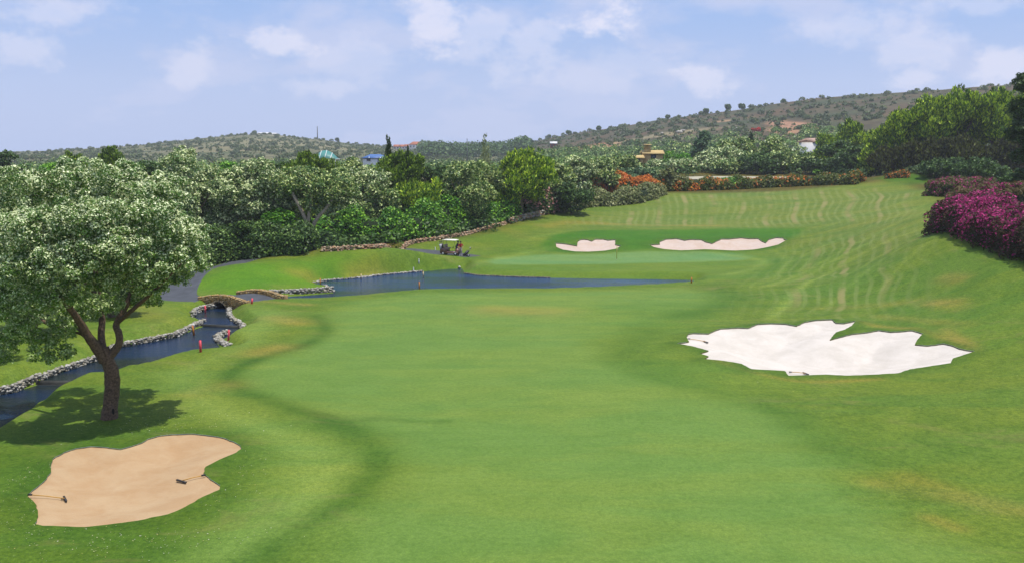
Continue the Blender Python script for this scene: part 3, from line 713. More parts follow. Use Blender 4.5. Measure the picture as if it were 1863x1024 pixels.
def trunk_mb(rs, base, top, r0, nb, Rr, C):
    m = MB(); base = np.array(base, float); C = np.array(C)
    fork = base+(C-base)*np.array([.3, .3, .55])+np.array([rs.uniform(-.3, .3), 0, 0]); fork[2] = min(fork[2], C[2]-Rr[2]*.35) if C[2]-Rr[2]*.35 > base[2]+.5 else base[2]+(C[2]-base[2])*.4
    mid = (base+fork)/2+np.array([rs.uniform(-.2, .2), 0, 0])*r0*3
    bc = np.array(A(128, 112, 92))
    m.tube(smooth([base-[0,0,.2], mid, fork], 2), np.linspace(r0, r0*.72, len(smooth([base, mid, fork], 2))), 8, tuple(bc), .08)
    for i in range(nb):
        a = 6.28*i/nb+rs.rand(); e = C+np.array([math.cos(a)*Rr[0]*.6, math.sin(a)*Rr[1]*.6, Rr[2]*rs.uniform(-.1, .5)])
        k = (fork+e)/2+np.array([0, 0, rs.uniform(-.4, .4)]); Q = smooth([fork-[0,0,.1], k, e], 2)
        m.tube(Q, np.linspace(r0*.55, r0*.12, len(Q)), 6, tuple(bc), .1, i)
    return m
TREE_GROUP = {}
def tree(px, top, wpx, D, kind, pal, label, seed, cat='tree', low=.0, N=None, trunk=True, group=None, name=None, hz=None, depth=.9, dens=1.0, tips=None):
    rs = np.random.RandomState(seed*7+3)
    X_ = (px-CX)/(F*_c)*D*1.0; X_ = at(px, 340, D)[0]
    g = gz(X_, D); zt = at(px, top, D)[2]; H = zt-g; wd = wpx/F*D
    bot = g+H*low
    C = np.array([X_, D, (zt+bot)/2]); Rr = np.array([wd/2, wd/2*depth, (zt-bot)/2])*np.array([1., 1., 1.])
    nm = name or {'O': 'oak_tree', 'P': 'pine_tree', 'D': 'evergreen_tree', 'B': 'bush', 'C': 'cypress_tree'}[kind]
    root = empty(nm, (X_, D, g), label, cat, group)
    off = np.array([X_, D, g])
    area = (wpx*.55)*(H/D*F*.55*(1-low)); n_ = int(N or min(60000, max(1800, area*5.0)))*dens
    size = max(.05, D/962*1.8)
    if kind == 'P':
        L = fit(crown_lobes(rs, C, Rr, 28, 'P'), C, Rr); cs, rd = clumps(rs, L, 22, .26, 1.15, .3)
        P_ = leaves(rs, cs-off, rd, int(n_*1.15), size*1.1, PAL[pal], 2.8, .8, True, .4 if tips is None else tips)
        cr = leaf_obj('crown', [P_], NEEDLE, root)
    elif kind == 'C':
        cs = [C+np.array([rs.uniform(-.15, .15)*wd, rs.uniform(-.15, .15)*wd, 0]) for _ in range(26)]; rd = []
        for i, c in enumerate(cs):
            t = i/25; c[2] = g+H*(.06+.9*t); r = wd/2*(math.sin(math.pi*min(1, .25+.75*t)))**.7*(.9 if t < .8 else .55)+.12; rd.append((r, r, H*.05+.2))
        P_ = leaves(rs, np.array(cs)-off, rd, int(n_*1.2), size*.9, PAL[pal], 2.6, 1.2, True, .15)
        cr = leaf_obj('crown', [P_], NEEDLE, root)
    else:
        L = fit(crown_lobes(rs, C, Rr, 24 if kind == 'O' else 16, kind), C, Rr); cs, rd = clumps(rs, L, 26, .26)
        P_ = leaves(rs, cs-off, rd, int(n_), size, PAL[pal], 1.7, .35, False, (.42 if pal in ('silver', 'oak') else .2) if tips is None else tips)
        cr = leaf_obj('crown', [P_], LEAF if pal in ('silver', 'oak', 'pale') else LEAFG, root)
    if trunk and kind != 'B':
        tm = trunk_mb(rs, (0, 0, 0), None, max(.12, H*.028), 5 if kind != 'C' else 0, Rr, C-off); tm.build('trunk', BARK, root, True)
    return root

# --- the big cork oak beside the near bunker
def near_oak():
    rs = np.random.RandomState(11); D0 = 45.9
    b = at(197, 773, D0); b[2] = gz(b[0], D0)
    root = empty('oak_tree', tuple(b), 'large cork oak with twisted forked trunk standing between the stream and the buff bunker', 'tree')
    off = b
    def pt(px, py, dd=0): return at(px, py, D0+dd)-off
    m = MB(); bc = tuple(A(128, 104, 84))
    def limb(P, r, s, k=12, wob=.09):
        Q = smooth(P, 2); rr2 = np.interp(np.linspace(0, 1, len(Q)), np.linspace(0, 1, len(r)), r); m.tube(Q, rr2*.86, k, bc, wob, s)
    limb([pt(197,782), pt(199,760), pt(201,730,.1), pt(205,700,.1), pt(203,672,0), pt(193,650,0), pt(188,632)], [.56,.46,.42,.42,.38,.34,.28], 1, 16, .07)
    limb([pt(190,655), pt(175,630,-.3), pt(160,612,-.7), pt(152,596,-1), pt(128,560,-1.8), pt(95,520,-2.5), pt(60,470,-3)], [.34,.30,.25,.22,.17,.12,.06], 2)
    limb([pt(196,652), pt(207,640,.1), pt(217,626,.2), pt(218,608,.2), pt(209,592,.4), pt(222,570,.6), pt(236,545,.9), pt(245,500,1.4), pt(275,430,2)], [.3,.25,.22,.20,.19,.17,.14,.1,.05], 3)
    limb([pt(188,640), pt(183,610,.8), pt(187,580,1.4), pt(180,540,2), pt(170,470,2.6), pt(180,400,3)], [.26,.2,.18,.15,.11,.05], 4)
    limb([pt(165,615,-.7), pt(140,600,-.2), pt(110,598,.6), pt(70,580,1.6), pt(30,560,2.4)], [.2,.15,.12,.09,.05], 5)
    limb([pt(215,585,.4), pt(245,560,-.6), pt(285,525,-1.6), pt(330,480,-2)], [.14,.12,.08,.04], 6)
    limb([pt(128,560,-1.8), pt(135,510,-2.6), pt(150,450,-3)], [.13,.1,.05], 7)
    limb([pt(70,580,1.6), pt(60,620,1.2), pt(66,650,1)], [.07,.05,.02], 8, 6)
    limb([pt(180,540,2), pt(120,480,3), pt(60,420,3.6)], [.11,.09,.04], 9)
    tr = m.build('trunk', BARK, root, True)
    h = MB(); hp = pt(206, 748, -.40); h.ball((0, 0, 0), (.06, .07, .16), (.01, .008, .006)); ho = h.build('bark_hollow', BARK, root, True); ho.location = Vector(hp)
    L = []
    # (px, py, depth offset, radius px)
    for px, py, dd, rp in [(320,440,-1,48),(345,425,1,42),(355,470,0,34),(315,480,-1.6,38),(285,400,-2,50),(250,370,0,55),(300,350,2.5,46),(220,330,2,48),(170,330,-1,50),(120,325,2.5,48),(75,345,1,50),(30,340,-1,50),(-20,360,1,52),(200,400,-3,50),(150,395,-3.6,50),(95,410,-3,50),(45,420,-3.4,48),(0,430,-2,48),(-40,450,0,50),
                           (235,450,-3.2,44),(265,480,-2.6,42),(275,515,-1.5,34),(290,500,1.5,40),(240,510,-1.2,36),(205,500,-2.4,38),(190,460,-3.8,40),(140,470,-4,44),(90,480,-4,42),(40,490,-3.6,44),(-10,500,-2,44),(150,520,-2.6,34),(105,535,-3,38),(60,545,-2.8,36),(20,555,-2.2,38),(-25,560,-1,40),(200,550,-.5,28),(170,560,1.5,30),(280,545,.4,22),(250,540,1.5,26),
                           (45,595,-2.2,32),(75,625,-1.8,26),(20,620,-1.2,26),(110,600,-1.2,28),(120,640,-1.2,18),(90,650,-1.6,16),(60,650,-1,12),(5,650,-.6,20),(135,600,1,22),(330,505,.5,22),(355,445,2,30),(180,370,4,50),(100,380,4.5,50),(260,420,4,44),(20,400,4,48),(310,400,4,36),(60,520,2,44),(130,560,2.5,36),(-50,520,2,44),(220,480,3,38)]:
        r = rp/F*D0*1.0; L.append((pt(px, py, dd), (r, r*1.05, r*.82)))
    L = [(c, r) for c, r in L]
    cs, rd = clumps(rs, L, 42, .21)
    # hanging sprays at the rim
    P1 = leaves(rs, cs, rd, 230000, .085, [A(66,102,42), A(104,138,70), A(224,234,206)], 1.8, .3, False, .40, .12, .7)
    z = P1[0][:, 2]; f = np.clip((z-4.6)/4.4, 0, 1)[:, None]     # lower boughs shift to yellow-green, upper ones keep the paler mix
    f = f*(.75+.25*np.repeat(rs.rand(len(P1[1])//4, 1), 4, 0))
    gr = np.array(A(128, 164, 44))*1.9; C = P1[1]*f+(P1[1]*.45+gr*.55*(.7+.6*np.repeat(rs.rand(len(P1[1])//4, 1), 4, 0)))*(1-f)
    leaf_obj('crown', [(P1[0], C)], LEAF, root)
near_oak()

# --- trees, front to back: (x, top, width, distance, kind, palette, clear stem share, label)
TREES = [
 (30,298,190,66,'O','silver',.0,'pale silvery oak filling the left edge behind the large cork oak'),
 (190,304,150,74,'O','silver',.0,'pale oak crown hidden low behind the top of the large cork oak'),
 (-60,330,190,58,'O','oak',.0,'green oak cut by the left edge behind the cork oak'),
 (22,268,62,150,'D','dark',.0,'dark evergreen on the skyline at the far left edge'),
 (205,258,80,146,'P','pinedk',.0,'olive pine rising right half of the clump above the cork oak'),
 (145,266,76,142,'P','pinedk',.0,'olive pine rising left half of the clump above the cork oak'),
 (90,290,90,120,'D','green',.0,'small green tree between the dark evergreen and the olive pines'),
 (270,288,80,120,'D','dark',.0,'dark tree between the olive pines and the big silvery oak'),
 (345,263,165,111,'O','silver',.03,'tallest silvery oak with domed crown right of the large cork oak'),
 (400,300,120,114,'O','silver',.05,'silvery oak shoulder between the domed oak and the next round oak'),
 (475,284,140,116,'O','silver',.25,'round silvery oak with a dark gap beneath it'),
 (425,292,90,140,'D','green',.0,'green tree glimpsed between the two silvery oaks'),
 (568,267,105,138,'P','pinedk',.0,'olive pine topping the row in front of the teal roof'),
 (520,290,80,142,'D','dark',.0,'dark tree left of the olive pine near the teal roof'),
 (575,302,170,116,'O','oak',.47,'oak with three pale leaning stems showing above the hedge'),
 (655,300,125,134,'O','silver',.12,'silvery oak right of the oak with three leaning stems'),
 (640,283,85,150,'O','oak',.0,'green oak behind, below the blue roof'),
 (690,325,90,133,'O','oak',.15,'drooping grey green oak left of the bright pine'),
 (730,270,115,139,'P','pinedk',.0,'dark olive pine carrying the dark cypress spire behind it'),
 (765,320,110,135,'P','pine',.05,'bright green low pine in front of the dark olive pine'),
 (800,292,110,142,'D','dark',.0,'shaded evergreen right of the dark olive pine'),
 (845,288,115,136,'O','oak',.08,'grey green oak left of the bare poplar'),
 (890,296,100,146,'O','oak',.08,'grey green oak below the bare poplar'),
 (830,340,110,141,'O','oak',.05,'low dull oak over the bright ivy beside the stone wall'),
 (900,345,90,146,'D','dark',.0,'low dark evergreen above the stone wall'),
 (950,264,120,146,'P','pine',.0,'tall yellow green pine right of the bare poplar'),
 (935,330,100,152,'P','pinedk',.0,'dark lower pine at the foot of the tall yellow green pine'),
 (1010,292,85,155,'O','oak',.0,'grey green oak right of the tall yellow green pine'),
 (1040,330,90,152,'D','dark',.0,'dark round tree behind the oleanders'),
 (1045,284,85,175,'O','silver',.0,'silvery oak below the orange earth cutting'),
 (1090,282,85,178,'O','oak',.0,'oak right of the silvery oak below the orange cutting'),
 (1080,310,80,182,'O','silver',.0,'low silvery oak behind the orange flower bank'),
 (1135,278,80,190,'O','oak',.0,'green oak left of the yellow house'),
 (1165,300,70,200,'O','silver',.0,'low silvery tree in front of the yellow house'),
 (1215,288,85,222,'O','silver',.0,'silvery tree right of the yellow house'),
 (1225,274,80,240,'D','green',.0,'light green tree behind, right of the yellow house'),
 (1276,236,52,250,'D','blue',.0,'pointed blue green conifer standing above the silvery trees'),
 (1255,288,95,218,'O','silver',.0,'low grey olive tree at the left end of the plateau row'),
 (1310,264,95,226,'O','silver',.0,'silvery oak left of centre in the plateau row'),
 (1345,250,95,236,'O','oak',.0,'domed oak in the middle of the plateau row'),
 (1398,246,105,230,'O','oak',.0,'domed oak right of the middle in the plateau row'),
 (1320,290,80,214,'O','oak',.0,'lower front oak in the middle of the plateau row'),
 (1378,276,85,215,'D','dark',.0,'dark lower tree in front of the domed oaks'),
 (1435,268,95,218,'O','oak',.08,'broad oak with dark stems left of the white house'),
 (1362,238,16,252,'C','cypress',.0,'tiny dark cypress tip above the domed oaks'),
 (1478,288,70,214,'D','dark',.0,'low dark tree in front of the white house'),
 (1500,238,60,250,'P','pine',.0,'bright pine behind and right of the white house'),
 (1535,252,95,206,'D','dark',.0,'dark round oak left of the pines'),
 (1548,213,88,240,'P','pine',.0,'bright pine crown rising behind the dark round oak'),
 (1500,300,50,212,'D','green',.0,'small green bush tree below the white house'),
 (1600,232,85,200,'P','pine',.0,'leftmost pine of the tall grove on the right'),
 (1640,194,115,192,'P','pine',.2,'second pine of the tall grove with a stepped crown'),
 (1690,168,125,190,'P','pine',.3,'pine rising toward the summit of the tall grove'),
 (1742,152,115,188,'P','pine',.3,'tallest pine of the grove'),
 (1800,154,120,187,'P','pine',.3,'broad pine right of the tallest pine'),
 (1850,153,100,186,'P','pine',.25,'pine behind the dark edge tree'),
 (1905,165,110,184,'P','pine',.08,'pine beyond the right edge of the grove'),
 (1625,262,90,183,'P','twig',.0,'low dark pine at the left foot of the grove'),
 (1690,252,120,180,'P','twig',.08,'dark lower pine in the middle front of the grove'),
 (1752,244,120,178,'P','twig',.05,'shaded lower pine with brown twiggy boughs in front of the tallest pine'),
 (1815,248,110,176,'P','twig',.05,'dark lower pine near the edge tree'),
 (1790,285,110,160,'D','dark',.0,'dark evergreen thicket behind the far flowering hedges'),
 (1715,285,90,172,'D','dark',.0,'dark undergrowth tree under the grove'),
 (1862,116,62,108,'D','cypress',.0,'very dark tall narrow evergreen at the right edge'),
 (1855,300,80,118,'D','dark',.0,'dark low evergreen at the foot of the edge tree'),
]
for i, (px, top, w, D, k, pal, low, lab) in enumerate(TREES):
    rt_ = tree(px, top, w, D, k, pal, lab, i+40, low=low, trunk='three pale' not in lab, group='pines of the tall grove' if 1590 < px < 1910 and k == 'P' else ('trees of the row behind the hedge' if px < 1170 and D < 160 else ('trees on the plateau' if 1200 < px < 1560 else None)))
STEM_ROOT = next(o for o in COL.objects if 'three pale leaning' in o.get('label', ''))
tree(708, 249, 20, 140, 'C', 'cypress', 'dark crooked cypress spire above the olive pine', 201)
tree(742, 268, 11, 138, 'C', 'cypress', 'thin short cypress spire right of the crooked one', 202)
tree(883, 240, 20, 170, 'C', 'pale', 'slender pale grey poplar standing above the row', 203, name='poplar_tree', dens=.28)
tree(1115, 308, 75, 184, 'B', 'green', 'bright green bush left of the blue green shrub', 204, 'bush', trunk=False)
tree(1157, 304, 74, 181, 'B', 'blue', 'round blue green shrub above the orange flowers', 205, 'shrub', trunk=False, name='shrub')
tree(1215, 305, 34, 180, 'B', 'grey', 'tuft of tall straw coloured grass right of the blue green shrub', 206, 'shrub', trunk=False, name='ornamental_grass')
tree(505, 372, 60, 112, 'B', 'ivy', 'fresh green bush under the gap left of the three stemmed oak', 207, 'bush', trunk=False)
tree(455, 400, 60, 108, 'B', 'hedge', 'dull green bush behind the dark hedge', 208, 'bush', trunk=False)
tree(545, 395, 50, 114, 'B', 'ivy', 'low fresh bush at the foot of the three stemmed oak', 209, 'bush', trunk=False)
# visible leaning stems of the oak over the hedge
def stems():
    D0 = 112.8; root = STEM_ROOT; b = np.array(root.location[:])
    for P, r in [([(562,420),(553,392),(540,368),(528,345)], .30), ([(560,415),(562,385),(568,362),(562,335)], .24), ([(568,415),(576,398),(592,382),(604,364)], .28)]:
        Q = smooth([at(x, y, D0)-b for x, y in P], 2); mm = MB(); mm.tube(Q, np.linspace(r, r*.45, len(Q)), 8, tuple(np.array(A(190, 174, 150))*1.1), .08); mm.build('trunk', BARK, root, True)
stems()

# --- hedges and banks of shrubs
def mag_bloom(c, rs):
    t = vnoise(c[:, 0], c[:, 1], 4.5, 3)+vnoise(c[:, 0]+c[:, 2]*2, c[:, 1], 2.2, 8)*.7; return np.clip(.26+t*.7+(c[:, 2]-np.median(c[:, 2]))*.22, .02, .8)
def or_bloom(c, rs):
    return np.clip(.10+1.1*vnoise(c[:, 0], c[:, 1], 6, 13)+.25*rs.normal(size=len(c)), .0, .8)
def hedge(name, path, hts, width, size, N, pal, label, cat='hedge', m=LEAFG, seed=0, lump=.5, tipcol=None, tips=.25, flat=False, group=None, world=False, spike=False, core=True, bloom=None):
    """path in pixels on the ground or world points; leaves over a lumpy bank plus a dark filler core against see-through"""
    rs = np.random.RandomState(seed+500)
    Pw = path if world else [march(*p) for p in path]
    Pw = smooth(Pw, 1); L = np.r_[0, np.cumsum(np.linalg.norm(np.diff(Pw, axis=0), axis=1))]
    hs = np.interp(L/L[-1], np.linspace(0, 1, len(hts)), hts); ws = np.interp(L/L[-1], np.linspace(0, 1, len(np.atleast_1d(width))), np.atleast_1d(width))
    off = np.array([Pw[0][0], Pw[0][1], gz(*Pw[0])]); root = empty(name, tuple(off), label, cat, group)
    T = np.gradient(Pw, axis=0); T = unit(T); Nn = np.c_[-T[:, 1], T[:, 0]]
    cs, rd = [], []
    st = max(.35, ws.mean()*.16); k = int(L[-1]/st)+1
    for s in np.linspace(0, L[-1], k):
        p = np.array([np.interp(s, L, Pw[:, 0]), np.interp(s, L, Pw[:, 1])]); nn = np.array([np.interp(s, L, Nn[:, 0]), np.interp(s, L, Nn[:, 1])])
        h, w = np.interp(s, L, hs), np.interp(s, L, ws)
        h *= 1+lump*.35*math.sin(s*1.1+seed)+lump*.3*rs.uniform(-1, 1)
        r = min(w, h)*.27
        nr_ = max(5, int((w+2*h)/(r*1.5)))
        for j in range(nr_):
            t = (j+.5*rs.rand())/nr_
            per = w+2*h; u_ = t*per
            if u_ < h: x, z = -w/2, u_
            elif u_ < h+w: x, z = u_-h-w/2, h
            else: x, z = w/2, per-u_
            if not flat: z = z*(1-.25*abs(x)/(w/2))
            rr_ = r*(.8+.5*rs.rand()*(1 if lump else .3))
            q_ = p+nn*(x*(1-.15*rs.rand())*(1-rr_*.8/(w/2+1e-6)*.6))+T[0]*0+rs.uniform(-.3, .3, 2)*st
            cs.append([q_[0], q_[1], 0]); rd.append(rr_); cs[-1][2] = max(rr_*.3, z-rr_*.75)
    cs = np.array(cs); cs[:, 2] += ground_h(cs[:, 0], cs[:, 1]); rd = np.array(rd)
    P_ = leaves(rs, cs-off, rd, N, size, PAL[pal] if isinstance(pal, str) else pal, 3.0 if spike else 1.7, .45, spike, tips, .12, .6, tipcol=tipcol, bloom=bloom)
    leaf_obj('foliage', [P_], m, root)
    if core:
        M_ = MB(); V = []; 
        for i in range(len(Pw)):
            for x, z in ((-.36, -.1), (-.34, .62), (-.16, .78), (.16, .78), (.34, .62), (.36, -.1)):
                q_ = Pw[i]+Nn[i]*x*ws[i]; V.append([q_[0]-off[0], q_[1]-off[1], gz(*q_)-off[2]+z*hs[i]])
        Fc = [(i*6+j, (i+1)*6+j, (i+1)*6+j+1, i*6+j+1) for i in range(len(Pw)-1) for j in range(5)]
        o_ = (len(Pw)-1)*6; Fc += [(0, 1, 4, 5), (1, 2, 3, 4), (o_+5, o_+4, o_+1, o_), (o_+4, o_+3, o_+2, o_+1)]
        M_.add(V, Fc); M_.build('inner_core', DARKCORE, root)
    return root
OR = [A(228,136,44), A(214,108,34), A(206,136,60)]; 
hedge('hedge', [(330,492),(380,477),(440,469),(500,464),(560,459)], [3.2,3.4,3.6,3.5,3.0], 3.4, .24, 30000, 'hedge', 'dark clipped hedge along the cart path', seed=1, lump=.35, m=LEAFG)
hedge('ivy_bank', [(566,445),(620,441),(680,438),(740,433),(790,424),(840,415)], [3.2,3.8,2.8,3.0,4.2,3.2], 4.0, .27, 26000, 'ivy', 'bright green ivy bank tumbling over the low stone wall', 'ivy', seed=2, lump=.9)
hedge('ivy_clump', [(755,420),(790,415),(815,412)], [5.0,5.6,3.6], 4.0, .27, 9000, 'ivy', 'taller bright ivy mound near the golf buggy', 'ivy', seed=3, lump=.9)
hedge('ivy_clump', [(850,414),(885,407),(930,399)], [2.4,3.4,2.6], 3.0, .28, 8000, 'ivy', 'small bright ivy clump above the stone wall before the oleanders', 'ivy', seed=4, lump=.8)
PK = [A(232,176,186), A(214,150,165)]
hedge('oleander_bush', [(940,392),(968,388)], [3.2,3.0], 3.2, .27, 4200, 'hedge', 'oleander with pale pink flowers at the end of the ivy', 'bush', seed=5, tipcol=PK, tips=.35)
hedge('oleander_bush', [(978,389),(1003,384)], [3.6,3.0], 3.2, .27, 4200, 'hedge', 'oleander with few pink flowers beside the grey shrub border', 'bush', seed=6, tipcol=PK, tips=.2)
hedge('shrub_border', [(1005,383),(1060,374),(1120,371),(1165,366),(1195,354)], [2.0,2.1,2.1,2.1,2.0], 3.6, .30, 20000, 'grey', 'grey green shrub border curving up the slope', 'shrubs', seed=7, lump=.8)
hedge('flowering_shrub', [(1075,357),(1110,352),(1150,354),(1185,350)], [2.6,3.5,3.2,2.6], 4.5, .30, 12000, [A(150,100,40), A(205,110,40), A(226,120,40)], 'bank of solid orange flowers below the blue green shrub', 'flowers', seed=8, lump=.7, tipcol=OR, tips=.8)
hedge('flowering_hedge', [(1200,348),(1260,346),(1330,344),(1400,340),(1470,337),(1562,333)], [2.0,2.1,2.0,1.9,1.8,1.8], 3.4, .30, 26000, [A(72,92,36), A(104,108,44), A(150,130,60)], 'long low green hedge dotted with orange flowers crossing the top of the slope', 'hedge', seed=9, lump=.6, tipcol=OR, tips=.42, bloom=or_bloom)
hedge('green_shrub', [(1300,344.5),(1345,343)], [2.05,2.0], 3.3, .3, 4500, 'ivy', 'flowerless green stretch in the orange hedge', 'shrub', seed=10, lump=.3)
hedge('flowering_shrub', [(1612,324),(1652,322)], [.9,1.1], 1.8, .22, 2200, 'dark', 'small bush with orange flowers under the pine grove', 'flowers', seed=11, tipcol=OR, tips=.5)
MG = [A(186,48,142), A(152,34,118), A(210,74,160)]
MP = [A(48,54,28), A(76,56,44), A(188,60,140)]
x0, y0 = march(1700, 432)
wp = [(x0+4.1, y0+5), (x0+3.4, y0-2), (x0+3.1, y0-10), (x0+2.9, y0-19), (x0+3.4, y0-30)]
hedge('bougainvillea_hedge', wp, [2.5,2.5,2.6,2.7,2.8], 5.6, .17, 90000, MP, 'large near bougainvillea hedge covered in magenta flowers', 'hedge', PETAL, 12, .35, MG, .55, True, world=True, bloom=mag_bloom)
p2_ = at(1745, 372, 108); p3_ = at(1840, 385, 103)
hedge('bougainvillea_hedge', [(p2_[0], p2_[1]+2), (p2_[0]+4, p2_[1]), (p3_[0], p3_[1])], [2.0,2.3,2.2], 6.0, .2, 26000, [A(74,84,44), A(104,86,64), A(160,70,110)], 'middle bougainvillea hedge with dull pink flowers behind the magenta one', 'hedge', PETAL, 13, .3, MG, .2, True, world=True, bloom=lambda c, rs: np.clip(.12+.6*vnoise(c[:,0], c[:,1], 5, 2), 0, .6))
p4_ = at(1712, 342, 146); p5_ = at(1790, 350, 138)
hedge('bougainvillea_hedge', [(p4_[0], p4_[1]), ((p4_[0]+p5_[0])/2, (p4_[1]+p5_[1])/2), (p5_[0], p5_[1])], [1.9,2.0,1.9], 6.0, .26, 16000, [A(74,88,42), A(104,88,60), A(150,80,100)], 'farthest clipped hedge with brownish pink top beside the pines', 'hedge', PETAL, 14, .2, MG, .14, True, world=True)

# --- undergrowth below the trees and the far woods: masses nobody could count
def ground_mass(name, poly, n, rr_, size, N, pal, seed, label, spike=False):
    rs = np.random.RandomState(seed); P = np.array(poly); cs = []
    while len(cs) < n:
        q_ = rs.uniform(P.min(0), P.max(0), (400, 2)); k = inside(poly, q_[:, 0], q_[:, 1]); cs += list(q_[k])
    cs = np.array(cs[:n]); r = rs.uniform(rr_[0], rr_[1], n); z = base_h(cs[:, 0], cs[:, 1])+r*.35
    P_ = leaves(rs, np.c_[cs, z], np.c_[r, r, r*.8], N, size, PAL[pal], 1.7, .4, spike, .2)
    return tag(leaf_obj(name, [P_], LEAFG), label, kind='stuff')
ground_mass('undergrowth', [wl[0], wl[1], wl[2], wl[3], wl[4], (20,175), (-70,160), (-75,100)], 520, (.9, 2.2), .32, 60000, 'dark', 60, 'undergrowth below the tree row')
ground_mass('undergrowth', [wl[5], wl[6], (35,205), (70,215), (75,262), (-10,262), (0,190)], 300, (1.0, 2.4), .42, 26000, 'dark', 61, 'undergrowth of the plateau')
ground_mass('undergrowth', [(66,192), (75,168), (100,150), (140,160), (120,235), (70,225)], 200, (1.0, 2.6), .4, 22000, 'dark', 62, 'undergrowth below the pines')
def far_wood():
    rs = np.random.RandomState(71); out = []
    n = 2600; az = rs.uniform(R(-33), R(36), n); r = 265+rs.rand(n)**1.3*260
    cx, cy = np.sin(az)*r, np.cos(az)*r; s = rs.uniform(2.5, 5.0, n)*np.where(r < 330, 1, .8)
    z = base_h(cx, cy)+s*.5
    pz = CX+F*_c*cx/cy; m = (pz < 1540) & ((pz > 930) | (rs.rand(n) < .5)); s = np.where(pz < 930, s*.62, s*.9)
    cx, cy, z, s = cx[m], cy[m], z[m], s[m]
    P_ = leaves(rs, np.c_[cx, cy, z], np.c_[s, s, s*.8], 90000, .85, PAL['oak'], 1.5, .4, False, .12)
    return tag(leaf_obj('woodland', [P_], LEAFG), 'woods filling the valley beyond the trees', kind='stuff')
far_wood()
def scrub():
    rs = np.random.RandomState(72); n = 17000
    az = rs.uniform(R(-34), R(36), n); r = 420+rs.rand(n)*640
    cx, cy = np.sin(az)*r, np.cos(az)*r; px = CX+F*_c*cx/cy
    rd_ = np.interp(px, RP[:, 0], RP[:, 2]); dens = vnoise(cx, cy, 90, 5)*.5+.5+.35*vnoise(cx, cy, 30, 6)
    keep = (r < rd_+10) & (rs.rand(n) < np.clip(dens*1.5-.25, .05, 1)) & ~((px > 1020) & (px < 1115) & (np.abs(r-520) < 40))
    cx, cy, px, r = cx[keep], cy[keep], px[keep], r[keep]
    s = (.7+2.2*rs.rand(len(cx))**2.5)*np.where(px < 930, .8, .85); z = base_h(cx, cy)+s*.35
    P_ = leaves(rs, np.c_[cx, cy, z], np.c_[s, s, s*.75], 190000, .95, [A(66,84,48), A(84,100,60), A(104,116,76)], 1.4, .4, False, .12)
    return tag(leaf_obj('hillside_scrub', [P_], LEAFG), 'scrub dotting the hills', kind='stuff')
scrub()
def ridge_wood():
    rs = np.random.RandomState(73); n = 260
    px = rs.uniform(770, 960, n); D = rs.uniform(700, 900, n); cs = []
    x = (px-CX)/(F*_c)*D; r = rs.uniform(4, 7, n); z = CH+(HOR-268)/F*D-3+rs.uniform(-8, 0, n)
    z = base_h(x, D)+r*.6
    P_ = leaves(rs, np.c_[x, D, z], np.c_[r, r, r*.9], 16000, 1.6, PAL['dark'], 1.4, .4, False, .1)
    return tag(leaf_obj('woodland', [P_], LEAFG), 'dark wood on the low ridge', kind='stuff')
ridge_wood()
# lone trees standing on the skyline
RT = [(448,10,'small tree left of the hilltop'),(462,13,'wider tree on the left hilltop'),(277,7,'tiny tree on the left slope skyline'),(614,11,'round tree on the right shoulder of the left hill'),
      (1567,13,'round tree alone on the right hill crest'),(1590,7,'small low bush right of the crest tree'),(1656,17,'largest round tree on the right hill crest'),(1643,8,'small tree just left of the largest crest tree'),(1497,9,'bush on the crest left of the lone round tree'),
      (1425,14,'broad dark tree on the upper slope skyline'),(1350,16,'dark tree on the skyline above the boulders'),(1325,20,'wide dark tree clump on the skyline'),(1285,16,'tree on the skyline left of the wide clump'),(1215,12,'tree low on the right hill skyline'),(1090,14,'tree near the foot of the right hill skyline'),(1035,14,'tree at the lower left end of the right hill'),(998,12,'tree above the red house')]
for i, (px, w, lab) in enumerate(RT):
    py = np.interp(px, RP[:, 0], RP[:, 1]); D = np.interp(px, RP[:, 0], RP[:, 2])-12; rs = np.random.RandomState(i+900)
    p = at(px, py, D*_c); g = float(base_h(p[0], p[1])[0]); r = w/F*D/2*.72
    root = empty('hilltop_tree', (p[0], p[1], g), lab, 'tree', 'lone trees on the skyline')
    cs = np.array([[rs.uniform(-.5, .5)*r, rs.uniform(-.5, .5)*r, r*(.7+.5*rs.rand())] for _ in range(6)])
    leaf_obj('crown', [leaves(rs, cs, np.full(6, r*.6), 700, 1.1, PAL['dark'], 1.4, .4, False, .1)], LEAFG, root)
    m = MB(); m.tube([(0, 0, -.5), (0, 0, r)], [r*.12, r*.08], 6, tuple(A(100, 88, 70))); m.build('trunk', BARK, root)

